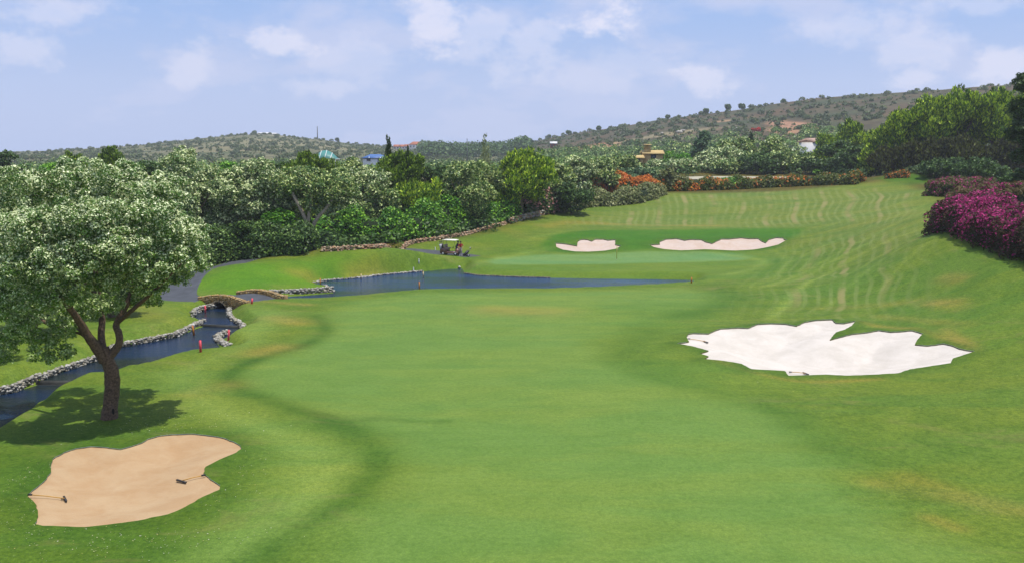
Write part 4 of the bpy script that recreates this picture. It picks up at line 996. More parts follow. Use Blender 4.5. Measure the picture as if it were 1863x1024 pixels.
# ------------------------------------------------------------------ stonework
GREYS = [A(210,204,190), A(190,184,170), A(230,224,212), A(160,154,140), A(200,190,166)]
OCHRE = [A(214,178,112), A(196,158,96), A(226,196,136), A(180,150,104), A(206,182,140)]
ROSE = [A(224,184,144), A(206,160,122), A(232,200,162), A(190,150,118), A(214,190,160)]
def stones(name, P, label, cat, pal, r=(.16, .34), rows=2, wd=.5, seed=0, hz=.5, zoff=0, dens=1.0, zf=None, group=None):
    r = (r[0]*.82, r[1]*.82); hz = hz*.9
    rs = np.random.RandomState(seed+300); P = np.array(P, float); L = np.r_[0, np.cumsum(np.linalg.norm(np.diff(P, axis=0), axis=1))]
    off = np.array([P[0][0], P[0][1], (zf or gz)(*P[0])]); m = MB(); s = 0
    while s < L[-1]:
        x, y = np.interp(s, L, P[:, 0]), np.interp(s, L, P[:, 1]); x2, y2 = np.interp(s+.3, L, P[:, 0]), np.interp(s+.3, L, P[:, 1])
        t = unit(np.array([x2-x, y2-y])+1e-9); nn = np.array([-t[1], t[0]])
        for k in range(rows):
            rr_ = rs.uniform(*r); f = (k+.5)/rows; q_ = np.array([x, y])+nn*(rs.uniform(-.5, .5)*wd*.6)+t*rs.uniform(-.1, .1)
            z = (zf or gz)(*q_)+hz*f+zoff
            m.stone((q_[0]-off[0], q_[1]-off[1], z-off[2]), (rr_*1.25, rr_, rr_*.75), pal[rs.randint(len(pal))]*1 if isinstance(pal[0], np.ndarray) else np.array(pal[rs.randint(len(pal))])*rs.uniform(.75, 1.1), rs)
        s += (r[0]+r[1])*.62/dens
    root = m.build(name, STONE); root.location = off
    return tag(root, label, cat, group)
def wl_path(pts, lev, dz=0): return [on_plane(x, y, lev) for x, y in pts]
zc = lambda lev: (lambda x, y: lev)
stones('stone_edging', wl_path([(391,560),(380,562),(365,566),(353,572),(352,577)], L1), 'grey stone edging on the left bank just below the bridge', 'stone edging', GREYS, (.10,.2), 4, .5, 1, .5, 0, 1.2, zc(L1))
stones('stone_edging', wl_path([(372,588),(363,592),(340,602),(322,612),(272,622),(230,630),(211,633)], L2), 'stone edging along the far bank between the stream bend and the oak', 'stone edging', GREYS, (.09,.18), 4, .5, 2, .42, 0, 1.2, zc(L2))
stones('stone_edging', wl_path([(211,633),(173,657),(138,668),(111,677),(73,692)], L2), 'stone edging behind the trunk of the large cork oak', 'stone edging', GREYS, (.09,.17), 4, .45, 3, .42, 0, 1.2, zc(L2))
stones('stone_edging', wl_path([(73,692),(29,712),(0,718),(-60,735),(-140,765)], L3), 'stone edging leaving the frame at the left edge', 'stone edging', GREYS, (.09,.17), 5, .45, 4, .55, 0, 1.2, zc(L3))
stones('stone_edging', wl_path([(421,561),(417,566),(417,576),(426,584),(436,590),(443,594),(439,600)], L1), 'stone edging on the right bank above the small weir', 'stone edging', GREYS, (.10,.2), 3, .5, 5, .3, 0, 1.1, zc(L1))
stones('stone_edging', wl_path([(414,606),(402,611),(394,617),(401,624),(412,630),(421,632)], L2), 'hooked stone spit on the right bank below the small weir', 'stone edging', GREYS, (.10,.2), 4, .6, 6, .3, 0, 1.3, zc(L2))
stones('stone_edging', wl_path([(412,538.5),(450,538),(500,537.5),(550,535.5),(607,531)], L1), 'long pale stone edging under the mound beside the bridge', 'stone edging', GREYS, (.13,.24), 4, .6, 7, .6, 0, 1.1, zc(L1))
stones('stone_edging', wl_path([(607,531),(600,525),(590,519)], L1), 'small rocky corner where the inlet meets the pond', 'stone edging', GREYS, (.1,.16), 1, .4, 8, .1, 0, .8, zc(L1))
stones('stone_edging', wl_path([(568,515.5),(590,511),(652,506),(700,500),(769,494)], L1), 'thin line of pebbles along the far shore of the pond under the mound', 'stone edging', GREYS, (.09,.17), 2, .5, 9, .14, 0, .8, zc(L1))
stones('stone_edging', wl_path([(845,497),(870,501),(930,503.5),(1000,505.5)], L1), 'sparse dark stones at the pond edge under the green', 'stone edging', [A(130,124,100), A(160,152,120)], (.09,.15), 2, .3, 10, .05, 0, 1.3, zc(L1))
wp_ = [march(*p) for p in [(585,458),(620,456),(690,452),(740,446),(790,438),(850,427),(920,408)]]
wp_ = [(x, y+.1) for x, y in wp_]
stones('stone_wall', wp_, 'rubble stone retaining wall of rosy stones climbing from the hedge past the golf buggy', 'wall', ROSE+[A(120,110,80)], (.09,.24), 4, .9, 12, .5, -.06, 1.1)
wp_ = [march(*p) for p in [(928,407),(950,400),(990,391)]]
stones('stone_wall', wp_, 'short pale stretch of stone wall below the oleanders', 'wall', ROSE[2:]+GREYS[:2], (.11,.26), 5, .8, 13, .85, 0, 1.2)
m = MB(); m.stone((0, 0, .1), (.28, .2, .16), A(220,216,206), np.random.RandomState(1)); o = m.build('white_rock', STONE); x, y = on_plane(836, 488.5, L1); o.location = (x, y, L1+.05); tag(o, 'single white rock at the far corner of the pond', 'rock')
CONC = simple('weir_concrete', (.045, .045, .04), .8, .2, noise=.3, nscale=3)
for (xa, ya, xb, yb, lv, lo, lab) in [(368,589.3,439,592.3,L1,L2,'small concrete weir across the stream below the bridge'), (70,692.3,141,692.3,L2,L3,'long low concrete weir behind the cork oak trunk')]:
    a = np.array(on_plane(xa, ya, lv)); b = np.array(on_plane(xb, yb, lv)); c = (a+b)/2; L = np.linalg.norm(b-a); rz = math.atan2(b[1]-a[1], b[0]-a[0])
    m = MB(); m.box((0, 0, -.2), (L+.3, .12, .42)); m.box((0, -.12, -.3), (L+.2, .1, .2)); o = m.build('weir', CONC); o.location = (c[0], c[1], lv-.005); o.rotation_euler.z = rz; tag(o, lab, 'weir')

# ------------------------------------------------------------------ bridge
def bridge():
    A0 = np.array(at(368, 550, 84.0)[:2]); B0 = np.array(at(446, 557, 81.6)[:2]); T = unit(B0-A0); Nn = np.array([-T[1], T[0]]); Lb = np.linalg.norm(B0-A0)
    g0 = .02; root = empty('stone_bridge', (A0[0], A0[1], 0), 'small ochre stone arch bridge carrying the cart path over the stream', 'bridge', rz=math.atan2(T[1], T[0]))
    ac = float((np.array(on_plane(406, 560, L1))-A0)@T); ar = .84; zt = -.04
    wid = 4.0
    def prof(u): return g0+.34*math.sin(math.pi*np.clip(u/Lb, 0, 1))
    # arch barrel faces + deck
    for side, y0, nm, mt in ((0, -.18, 'front_parapet', 0), (1, wid-.18, 'back_parapet', 1)):
        rs = np.random.RandomState(side+5); m = MB(); sh = (Lb*.12 if side else 0)
        us = np.linspace(-.3, Lb+.5, 40)+sh
        def bot(u):
            d = abs(u-ac-sh); return L1-.3 if d > ar else max(L1-.3, L1+(zt-L1)*math.sqrt(max(0, 1-(d/ar)**2)))
        V = []
        for u_ in us:
            t_ = prof(u_-sh)+.2; b_ = min(bot(u_), t_-.1)
            V += [[u_, y0, b_], [u_, y0, t_], [u_, y0+.36, t_], [u_, y0+.36, b_]]
        Fc = [(i*4+j, (i+1)*4+j, (i+1)*4+(j+1) % 4, i*4+(j+1) % 4) for i in range(len(us)-1) for j in range(4)]+[(0, 1, 2, 3), (len(V)-1, len(V)-2, len(V)-3, len(V)-4)]
        m.add(V, Fc, A(150, 128, 90))
        for u_ in np.arange(-.2, Lb+.45, .17):
            uu = u_+sh; top_ = prof(u_)+.2; lo = bot(uu)
            z_ = top_
            while z_ > max(lo, -.75):
                for yy in ((y0-.02, y0+.38) if z_ > top_-.5 else (y0-.02,)):
                    if z_-.05 > lo or abs(uu-ac-sh) > ar: m.stone((uu+rs.uniform(-.05, .05), yy+rs.uniform(-.03, .03), z_), (.11, .07, .085), np.array(OCHRE[rs.randint(5)])*rs.uniform(.75, 1.1), rs)
                z_ -= .15
            m.stone((uu, y0+.18+rs.uniform(-.08, .08), top_+.02), (.13, .15, .09), np.array(OCHRE[rs.randint(5)])*rs.uniform(.8, 1.1), rs)
        m.build(nm, STONE, root)
    m = MB()
    for i in range(13):      # ring of arch stones
        a = math.pi*i/12; m.stone((ac+math.cos(a)*(ar+.07), -.24, L1+math.sin(a)*(zt-L1+.09)), (.10, .09, .10), A(196, 176, 146), np.random.RandomState(i))
    m.build('arch_ring', STONE, root)
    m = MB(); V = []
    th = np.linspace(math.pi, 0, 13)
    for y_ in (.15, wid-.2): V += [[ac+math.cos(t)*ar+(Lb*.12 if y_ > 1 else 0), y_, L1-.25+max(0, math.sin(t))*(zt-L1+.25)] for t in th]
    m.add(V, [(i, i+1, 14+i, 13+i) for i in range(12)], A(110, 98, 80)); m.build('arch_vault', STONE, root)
    m = MB(); us = np.linspace(-.9, Lb+1.4, 24); V = []
    for u_ in us: V += [[u_, .16, prof(u_)-.1], [u_+.3, wid-.18, prof(u_)-.1]]
    m.add(V, [(2*i, 2*i+2, 2*i+3, 2*i+1) for i in range(23)]); m.build('deck', ASPH, root, True)
bridge()

# ------------------------------------------------------------------ small course furniture
RED = simple('red_paint', (.75, .05, .08), .5, .4); REDL = simple('pale_red_paint', A(232, 110, 120), .5, .4); ORG = simple('orange_paint', A(224, 106, 40), .5, .4); YEL = simple('yellow_paint', A(236, 190, 70), .5, .4)
WHT = simple('white_paint', (.72, .70, .66), .5, .4); BLK = simple('black_plastic', (.015, .015, .017), .5, .4)
def stake(px, py, h, mt, lab, grp, tilt=0, w=.10, z=None):
    x, y = march(px, py) if z is None else on_plane(px, py, z)
    zz = gz(x, y)
    root = empty('stake', (x, y, zz-.03), lab, 'stake', grp)
    m = MB(); m.box((0, 0, h/2), (w, w*.6, h), 0, top=.9); m.box((0, 0, h+.015), (w*.7, w*.5, .03), top=.5); o = m.build('post', mt, root)
    m = MB(); m.box((0, -w*.3-.003, h*.5), (w*.3, .006, h*.9)); m.build('face_strip', REDL if mt is RED else WHT if mt is YEL else YEL, root)  # paler strip down the front face
    root.rotation_euler = (0, tilt, .2); return root
RG, YG = 'red and orange water hazard stakes', 'yellow water hazard stakes'
stake(365,640,.80,RED,'red stake by the water in front of the stone spit, nearest of the stakes',RG,0,.15)
stake(415,607,.80,RED,'red stake on the right bank just below the small weir',RG,.08,.14)
stake(373,552,.60,RED,'red stake at the left end of the bridge',RG,0,.14)
stake(458,553,.50,RED,'red stake at the right end of the bridge',RG,.12,.16)
stake(401,541,.60,ORG,'orange stake behind the back parapet of the bridge',RG,0,.14)
stake(352,588,.76,ORG,'orange stake on the left bank between bridge and weir',RG,-.1,.14)
stake(583,518,.68,ORG,'orange stake at the tip of the mound where the pond begins',YG,0,.13,L1)
stake(657,504,.62,YEL,'yellow stake on the far shore left of the straw coloured patch',YG,0,.12)
stake(770,494,.62,YEL,'yellow stake on the far shore right of the straw coloured patch',YG,0,.12)
stake(763,526,.74,ORG,'orange stake on the near shore in front of the widest water',YG,0,.12)
stake(1258,515,.60,ORG,'orange stake at the right tip of the pond',YG,0,.12)
for px, py, lab in [(762,459,'white marker post farther left beside the cart path'),(792,458,'white marker post on the cart path left of the buggy'),(752,461,'leaning white marker post at the wall foot')]:
    x, y = march(px, py); m = MB(); m.box((0, 0, .25), (.12, .1, .5), top=.8); m.box((0, 0, .53), (.14, .12, .06), top=.6); o = m.build('marker_post', WHT); o.location = (x, y, gz(x, y)); tag(o, lab, 'post', 'white posts by the cart path')
# flagstick
x, y = march(1122, 472); root = empty('flagstick', (x, y, gz(x, y)), 'slim yellow flagstick standing on the green', 'flagstick')
m = MB(); m.tube([(0, 0, -.1), (0, 0, 1.0), (0, 0, 1.6)], [.05, .045, .04], 8); m.build('pole', simple('flag_yellow', A(236, 232, 110), .4, .4), root)
m = MB()
V = []; 
for i in range(7):
    for j in range(2): V.append([.02+.06*i*.35, .03*math.sin(i*1.4), 1.58-.3*j-.05*i])
m.add(V, [(2*i, 2*i+1, 2*i+3, 2*i+2) for i in range(6)]); fo = m.build('flag', simple('flag_cloth', A(240, 226, 190), .8, .2), root); md = fo.modifiers.new('thickness', 'SOLIDIFY'); md.thickness = .01
m = MB(); m.tube([(0, 0, .002), (0, 0, .03)], [.06, .055], 12, (.8, .8, .8)); m.build('cup', WHT, root)
# rakes
RAKEY = simple('rake_handle', A(232, 176, 80), .5, .4)
def rake(p_end, p_head, bk, lab):
    def w(p):
        x, y = march(*p); return np.array([x, y])
    a, b = w(p_end), w(p_head); L = np.linalg.norm(b-a)
    P = BUNK[bk]; dep, wd, lip = {'right': (.8, 4.2, .08), 'left': (.34, 2.6, .05)}[bk]
    def sz(q_):
        X_, Y_ = np.array([q_[0]]), np.array([q_[1]]); ins = inside(P, X_, Y_)[0]
        if not ins: return gz(*q_)
        return float((ground_h(X_, Y_)-lip-dep*smst(dist_line(P, X_, Y_, True, 30)/wd))[0]+vnoise(X_, Y_, 5, 4)[0]*.05)
    za, zb = sz(a)+.06, sz(b)+.06; root = empty('bunker_rake', (b[0], b[1], zb), lab, 'rake', 'rakes lying in the bunkers', math.atan2(a[1]-b[1], a[0]-b[0]))
    m = MB(); m.tube([(0, 0, .03), (L*.5, 0, (za-zb)/2+.05), (L, 0, za-zb+.03)], [.022, .02, .02], 8); m.build('handle', RAKEY, root)
    m = MB(); m.box((L-.06, 0, za-zb+.03), (.16, .06, .06)); m.build('grip', BLK, root)
    m = MB(); m.box((0, 0, .02), (.07, .58, .05))
    for k in range(11): m.box((-.01, -.27+k*.054, -.04), (.015, .012, .07))
    for s in (-1, 1): m.tube([(.0, .12*s, .02), (.14, 0, .03)], .012, 6)
    h = m.build('head', BLK, root); h.rotation_euler.z = .55
rake((52,903),(118,902),'left','rake with yellow handle at the left end of the buff bunker')
rake((373,868),(330,874),'left','rake with yellow handle at the right notch of the buff bunker')
rake((1252,621),(1284,622.5),'right','rake lying in the left lobe of the large white bunker')
rake((1436,676),(1466,678),'right','rake lying at the bottom edge of the large white bunker')

# fallen petals and daisies
def specks():
    rs = np.random.RandomState(91); pts = []
    spots = [((90,930),(90,60),300),((250,985),(220,30),260),((330,760),(120,25),160),((30,880),(30,60),120),((430,880),(40,70),90),((250,780),(200,12),140),((1500,720),(300,60),24),((1700,640),(120,60),14)]
    for (cx, cy), (sx_, sy_), n in spots:
        c = np.array(march(cx, cy)); e = np.array(march(cx+sx_, cy)); f = np.array(march(cx, cy+sy_)); ex = abs(e[0]-c[0]); ey = abs(f[1]-c[1])
        pts.append(c+rs.normal(size=(n, 2))*np.array([ex, ey])*.6)
    P = np.concatenate(pts); P = P[~(inside(BUNK['left'], P[:, 0], P[:, 1]) | inside(BUNK['right'], P[:, 0], P[:, 1]))]
    z = ground_h(P[:, 0], P[:, 1])+.03; N = len(P); s = rs.uniform(.010, .030, N)[:, None]; a = rs.rand(N)*6.28
    u_ = np.c_[np.cos(a), np.sin(a), rs.uniform(-.2, .5, N)]*s; v_ = np.c_[-np.sin(a), np.cos(a), rs.uniform(-.2, .5, N)]*s*.8; c = np.c_[P, z]
    V = np.stack([c-u_, c-v_, c+u_, c+v_], 1).reshape(-1, 3); C = np.repeat(np.array([A(226,224,170), A(236,236,210), A(206,200,120)])[rs.randint(3, size=N)], 4, 0)
    tag(leaf_obj('daisies', [(V, C)], PETAL), 'daisies and fallen petals in the rough', kind='stuff')
specks()

# ------------------------------------------------------------------ golf buggies, bags, people
CREAM = simple('buggy_canopy', (.72, .68, .58), .4, .5); BROWN = simple('buggy_body', A(150, 104, 92), .35, .5); SEAT = simple('seat_cream', A(206, 180, 160), .6, .3)
METAL = simple('dark_metal', (.05, .05, .055), .4, .5); WHITEP = simple('white_fabric', A(226, 224, 232), .7, .2); NAVY = simple('navy_fabric', A(30, 36, 84), .8, .2)
BLUE = simple('blue_fabric', A(40, 66, 160), .8, .2); REDF = simple('red_fabric', A(206, 44, 66), .8, .2); SKIN = simple('skin', A(196, 140, 110), .6, .3); HAIR = simple('dark_hair', (.02, .014, .01), .7, .3)
TROUS = simple('pale_trousers', A(226, 208, 206), .8, .2); GREYF = simple('grey_fabric', A(110, 112, 118), .8, .2)
def wheel(root, x, y, r, w, rim=None):
    m = MB(); m.tube([(0, -w/2, 0), (0, -w/2+.02, 0), (0, w/2-.02, 0), (0, w/2, 0)], [r*.86, r, r, r*.86], 18); o = m.build('wheel', BLK, root, False); o.location = (x, y, r)
    m = MB(); m.tube([(0, -w/2-.012, 0), (0, w/2+.012, 0)], r*.52, 12); m.build('rim', rim or WHITEP, o)
def buggy():
    x, y = march(821, 465); root = empty('golf_buggy', (x-.1, y+.4, gz(x, y)-.02), 'brown golf buggy with cream canopy parked at the end of the cart path', 'golf cart', rz=R(-18))
    m = MB()     # chassis and bodywork, front towards +x
    m.box((0, 0, .36), (2.3, 1.1, .22)); m.box((-.72, 0, .62), (.85, 1.12, .42), top=.94); m.box((.98, 0, .60), (.42, 1.05, .46), top=.82)
    m.build('body', BROWN, root)
    m = MB(); m.box((-.38, 0, .86), (.52, 1.06, .12), top=.95); m.box((-.62, 0, 1.1), (.12, 1.06, .44), rx=0, top=.95); m.build('seat', SEAT, root)
    m = MB(); m.box((0, 0, 1.86), (1.75, 1.18, .05), top=.98); m.box((0, 0, 1.90), (1.5, 1.0, .05), top=.9); m.build('canopy', CREAM, root)
    for sx_, x2 in ((-.85, -.72), (.92, .62)):
        for sy_ in (-.5, .5): m = MB(); m.tube([(sx_, sy_, .75), (x2, sy_, 1.85)], .022, 6); m.build('canopy_post', METAL, root)
    m = MB(); m.tube([(.68, -.22, .7), (.42, -.22, 1.0)], .02, 6); m.tube([(.42+.16*math.cos(t)*.5, -.22+.17*math.sin(t), 1.0+.14*math.cos(t)) for t in np.linspace(0, 6.28, 13)], .014, 6); m.build('steering_wheel', BLK, root)
    for bx_ in (-1.19, 1.21): m = MB(); m.box((bx_, 0, .47), (.06, .98, .1)); m.build('bumper', METAL, root)
    for wx in (-.78, .82):
        for wy in (-.5, .5): wheel(root, wx, wy, .23, .17)
    b = root.location
    def bag(dx, dy, mt, lab, lean=.2):
        c, s = math.cos(root.rotation_euler.z), math.sin(root.rotation_euler.z)
        g = empty('golf_bag', (b[0]+dx*c-dy*s, b[1]+dx*s+dy*c, b[2]+.5), lab, 'golf bag', 'bags strapped to the buggy', root.rotation_euler.z)
        m = MB(); m.tube([(0, 0, 0), (0, 0, .06), (-lean*.3, 0, .5), (-lean*.52, 0, .84)], [.13, .15, .14, .17], 10); m.build('body', mt, g)
        m = MB(); rs = np.random.RandomState(3)
        for k in range(6): q_ = (-lean*.52+rs.uniform(-.08, .08), rs.uniform(-.09, .09), .8); e = (q_[0]-.06, q_[1]+rs.uniform(-.03, .03), 1.08+rs.rand()*.12); m.tube([q_, e], .008, 5); m.ball(e, (.045, .03, .035), nu=6, nv=4)
        m.build('golf_clubs', METAL, g)
    bag(-1.12, -.27, WHITEP, 'white golf bag on the back of the buggy'); bag(-1.12, .27, BLK, 'black golf bag on the back of the buggy')
buggy()
def trolley():
    x, y = march(849, 467); root = empty('golf_trolley', (x, y, gz(x, y)), 'dark golf trolley with two wheels standing right of the people', 'golf trolley', rz=R(20))
    m = MB(); m.tube([(-.5, 0, .08), (.1, 0, .35), (.55, 0, .95)], .022, 6); m.tube([(.1, -.32, .17), (.1, 0, .35), (.1, .32, .17)], .018, 6); m.box((-.42, 0, .09), (.2, .26, .05)); m.build('frame', METAL, root)
    m = MB(); m.tube([(.5, -.14, .93), (.58, 0, .98), (.5, .14, .93)], .024, 6); m.build('handle', BLK, root)
    for s in (-1, 1): wheel(root, .1, .36*s, .17, .06, WHITEP)
    wheel(root, -.5, 0, .1, .05)
    c, s_ = math.cos(R(20)), math.sin(R(20))
    g = empty('golf_bag', (root.location[0]-.42*c, root.location[1]-.42*s_, root.location[2]+.12), 'dark golf bag with a white club cover resting on the trolley', 'golf bag', rz=R(20))
    m = MB(); m.tube([(0, 0, 0), (.25, 0, .18), (.62, 0, .55)], [.13, .16, .17], 10); m.build('body', BLK, g)
    m = MB(); 
    for k in range(5): m.tube([(.6, -.08+.04*k, .55), (.82+.02*k, -.1+.05*k, .82)], .009, 5); m.ball((.83+.02*k, -.1+.05*k, .84), (.04, .03, .035), nu=6, nv=4)
    m.build('golf_clubs', METAL, g); m = MB(); m.ball((.9, .1, .9), (.07, .06, .09)); m.build('club_cover', WHITEP, g)
trolley()
def person(px, py, rz, pose, mats, lab, hgt=1.78, hat=None):
    x, y = march(px, py); s = hgt/1.78
    root = empty('person', (x, y, gz(x, y)-.01), lab, 'person', rz=rz)
    J = dict(pose); names = list(J); V = [tuple(c*s for c in J[k][0]) for k in names]; Rd = [np.array(J[k][1])*s for k in names]
    E = [('pelvis','waist'),('waist','chest'),('chest','neck'),('neck','chin'),('chin','skull')]
    for sd_ in 'LR': E += [('pelvis','hip'+sd_),('hip'+sd_,'knee'+sd_),('knee'+sd_,'ankle'+sd_),('ankle'+sd_,'toe'+sd_),('chest','sh'+sd_),('sh'+sd_,'elb'+sd_),('elb'+sd_,'wr'+sd_),('wr'+sd_,'palm'+sd_)]+[('palm'+sd_, f'f{i}{sd_}') for i in range(5)]
    me = bpy.data.meshes.new('body'); me.from_pydata(V, [(names.index(a), names.index(b)) for a, b in E], []); 
    bo = bpy.data.objects.new('body', me); COL.objects.link(bo); bo.parent = root
    md = bo.modifiers.new('skin', 'SKIN'); md.use_smooth_shade = True
    for i, r_ in enumerate(Rd): me.skin_vertices[0].data[i].radius = (r_[0] if np.ndim(r_) else r_, r_[1] if np.ndim(r_) else r_)
    me.skin_vertices[0].data[names.index('pelvis')].use_root = True
    sb = bo.modifiers.new('smooth', 'SUBSURF'); sb.levels = sb.render_levels = 2
    dg = bpy.context.evaluated_depsgraph_get(); ev = bo.evaluated_get(dg); m2 = bpy.data.meshes.new_from_object(ev)
    bo.modifiers.clear(); bo.data = m2
    sh, tr = mats
    for m_ in (SKIN, sh, tr, WHITEP): m2.materials.append(m_)
    zc_ = np.array([p.center[:] for p in m2.polygons])/s
    P = {k: np.array(J[k][0]) for k in names}
    def near(z, keys): return min(np.linalg.norm(z-P[k]) for k in keys)
    for p, z in zip(m2.polygons, zc_):
        hand = min(np.linalg.norm(z-P['palmL']), np.linalg.norm(z-P['palmR']), near(z, ['wrL', 'wrR', 'f0L', 'f1L', 'f2L', 'f3L', 'f4L', 'f0R', 'f1R', 'f2R', 'f3R', 'f4R'])) < .12 or (min(np.linalg.norm(z-(P['elbL']+P['wrL'])/2), np.linalg.norm(z-(P['elbR']+P['wrR'])/2)) < .12)
        if hand or z[2] > P['neck'][2]-.01: p.material_index = 0
        elif z[2] < .10: p.material_index = 3
        elif z[2] < P['waist'][2]-.06: p.material_index = 2
        else: p.material_index = 1
        p.use_smooth = True
    hd = np.array(J['skull'][0])*s; fc = (np.array(J['chin'][0])*s+hd)/2
    m = MB(); m.ball(hd+np.array([-.02, 0, .03])*s, np.array([.115, .095, .10])*s, nu=12, nv=8); m.build('hair' if not hat else 'cap', hat or HAIR, root, True)
    m = MB(); m.ball(fc+np.array([.105, 0, .0])*s, (.022, .016, .025), nu=6, nv=5); m.build('nose', SKIN, root, True)
    for q_ in (-1, 1): m = MB(); m.ball(fc+np.array([-.01, .085*q_, 0])*s, (.02, .012, .032), nu=6, nv=5); m.build('ear', SKIN, root, True)
    for q_ in (-1, 1): m = MB(); m.ball(fc+np.array([.09, .033*q_, .035])*s, (.01, .012, .009), nu=6, nv=4); m.build('eye', HAIR, root)
    m = MB(); m.ball(fc+np.array([.085, 0, -.05])*s, (.01, .025, .006), nu=6, nv=4); m.build('mouth', HAIR, root)
def pose(lean=.0, armL=((.12,.30,1.18),(.30,.22,1.02)), armR=((.08,-.28,1.16),(.28,-.20,.98)), step=.10):
    h = lean
    J = {'pelvis': ((0,0,.95), (.13,.15)), 'waist': ((.02+h*.2,0,1.10), (.11,.14)), 'chest': ((.02+h*.6,0,1.32), (.12,.17)), 'neck': ((.03+h*.9,0,1.50), .055), 'chin': ((.06+h*1.05,0,1.58), (.075,.07)), 'skull': ((.04+h*1.1,0,1.69), (.09,.078))}
    for sd_, q_, arm, st in (('L', 1, armL, step), ('R', -1, armR, -step)):
        J['hip'+sd_] = ((0, .10*q_, .90), .095); J['knee'+sd_] = ((st*.6+.03, .12*q_, .49), .062); J['ankle'+sd_] = ((st, .12*q_, .09), .042); J['toe'+sd_] = ((st+.17, .14*q_, .04), .036)
        J['sh'+sd_] = ((.01+h*.7, .19*q_, 1.42), .062); J['elb'+sd_] = (arm[0], .045); J['wr'+sd_] = (arm[1], .03)
        e, w_ = np.array(arm[0]), np.array(arm[1]); d = unit(w_-e); pm = w_+d*.06; J['palm'+sd_] = (tuple(pm), .032)
        sdv = unit(np.cross(d, [0, 0, 1.])); upv = np.cross(sdv, d)
        for i in range(4): J[f'f{i}{sd_}'] = (tuple(pm+d*(.085-.008*abs(i-1))+sdv*(.026*(i-1.5))+upv*-.02), .009)
        J[f'f4{sd_}'] = (tuple(pm+d*.03+sdv*.055*q_-upv*.01), .010)
    return J
person(838, 466, R(-75), pose(.05), (REDF, TROUS), 'person in red shirt and pale trousers standing beside the buggy', 1.80)
person(830.5, 464.5, R(-30), pose(.22, ((.25,.24,1.16),(.48,.2,1.0)), ((.22,-.26,1.14),(.46,-.2,.96))), (NAVY, BLUE), 'person in navy top and blue trousers leaning over at the buggy', 1.72, NAVY)

# ------------------------------------------------------------------ buildings and far things
WALLW = simple('white_render', (.72, .70, .68), .8, .2, noise=.06, nscale=.5); WALLY = simple('yellow_render', A(238, 206, 140), .8, .2, noise=.06, nscale=.5); TILE = simple('roof_tile', A(206, 128, 92), .8, .2, noise=.25, nscale=1.5)
PALE = simple('pale_roof', (.66, .64, .62), .8, .2, noise=.06); TEAL = simple('teal_roof', A(84, 160, 150), .5, .4, noise=.12, nscale=.3); BLUER = simple('blue_roof', A(90, 134, 200), .5, .4, noise=.1, nscale=.3); GLASS = simple('dark_window', (.03, .04, .05), .2, .5); REDW = simple('red_wall', A(190, 100, 84), .8, .2, noise=.15)
def house(name, px, ybase, D, w, d, h, roofh, wm, rm, lab, cat='house', rz=0, chim=None, wins=3, hip=False):
    x, y, zb_ = at(px, ybase, D); g = min(zb_, gz(x, y) if D < 260 else float(base_h(x, y)[0]))
    root = empty(name, (x, y, g), lab, cat, rz=rz); H = zb_-g+h
    m = MB(); m.box((0, 0, H/2), (w, d, H)); m.build('wall', wm, root)
    m = MB(); o_ = .35; t = w/2*(.45 if hip else 1.0)
    V = [[-w/2-o_, -d/2-o_, H-.05], [w/2+o_, -d/2-o_, H-.05], [w/2+o_, d/2+o_, H-.05], [-w/2-o_, d/2+o_, H-.05], [-t-(0 if hip else o_), 0, H+roofh], [t+(0 if hip else o_), 0, H+roofh]]
    V += [[a, b, c+.22] if i < 4 else [a, b, c+.22] for i, (a, b, c) in enumerate(V)]
    m.add(V, [(6,7,11,10), (8,9,10,11), (7,8,11), (9,6,10), (0,4,5,1), (2,5,4,3), (1,5,2), (3,4,0), (0,1,7,6), (1,2,8,7), (2,3,9,8), (3,0,6,9)]); rf = m.build('roof', rm, root)
    if chim:
        m = MB(); cx_, cw, chh = chim; m.box((cx_, -d*.2, H+chh/2), (cw, cw, chh)); m.box((cx_, -d*.2, H+chh+.08), (cw*1.35, cw*1.35, .16)); m.box((cx_, -d*.2, H+chh+.42), (cw*.9, cw*.9, .5)); m.box((cx_, -d*.2, H+chh+.76), (cw*1.5, cw*1.5, .2), top=.6); m.build('chimney', wm, rf)
    for i in range(wins):
        xx = -w/2+w*(i+.5)/wins; m = MB(); m.box((xx, -d/2-.03, H-h*.5), (min(1.3, w/wins*.5), .08, 1.3)); wo_ = m.build('window', GLASS, root)
        m = MB(); m.box((xx, -d/2-.08, H-h*.5-.72), (min(1.6, w/wins*.6), .18, .1)); m.build('sill', wm, wo_)
    return root
house('yellow_house', 1186, 292, 236, 4.6, 5, 1.5, .7, WALLY, WALLY, 'yellow house top with a capped square chimney above the silvery trees', chim=(-1.3, 1.5, 1.5), wins=1)
house('yellow_annexe', 1158, 296, 232, 2.6, 4, 1.0, .5, WALLY, WALLY, 'low pale yellow wing seen left of the chimney house', wins=1)
house('white_house', 1476, 277, 262, 3.4, 6, 2.6, .9, WALLW, simple('pinkish_tile', A(216,180,160), .8, .2, noise=.2), 'white house gable with pale sloping roof among the trees on the right', wins=1, rz=R(28), chim=(1.2, .5, .5))
for px, w, h, lab in [(722,5.5,1.9,'far white house at the left end of the ridge row'),(732,5,1.9,'far white house second from the left in the ridge row'),(742,5.5,2.2,'far white house in the middle of the ridge row')]:
    house('white_house', px, 271, 950, w, 8, h, 1.8, WALLW, TILE, lab, 'house', wins=2).__setitem__('group', 'white houses on the far ridge')
house('white_villa', 757, 270, 940, 13, 10, 3.2, 2.8, WALLW, TILE, 'largest far white villa with a red tiled hipped roof', 'house', wins=4, hip=True)
house('red_house', 1007, 269, 640, 4.2, 4, 2.6, 1.1, REDW, PALE, 'small red house with pale roof edge at the foot of the right hill', 'house', wins=2)
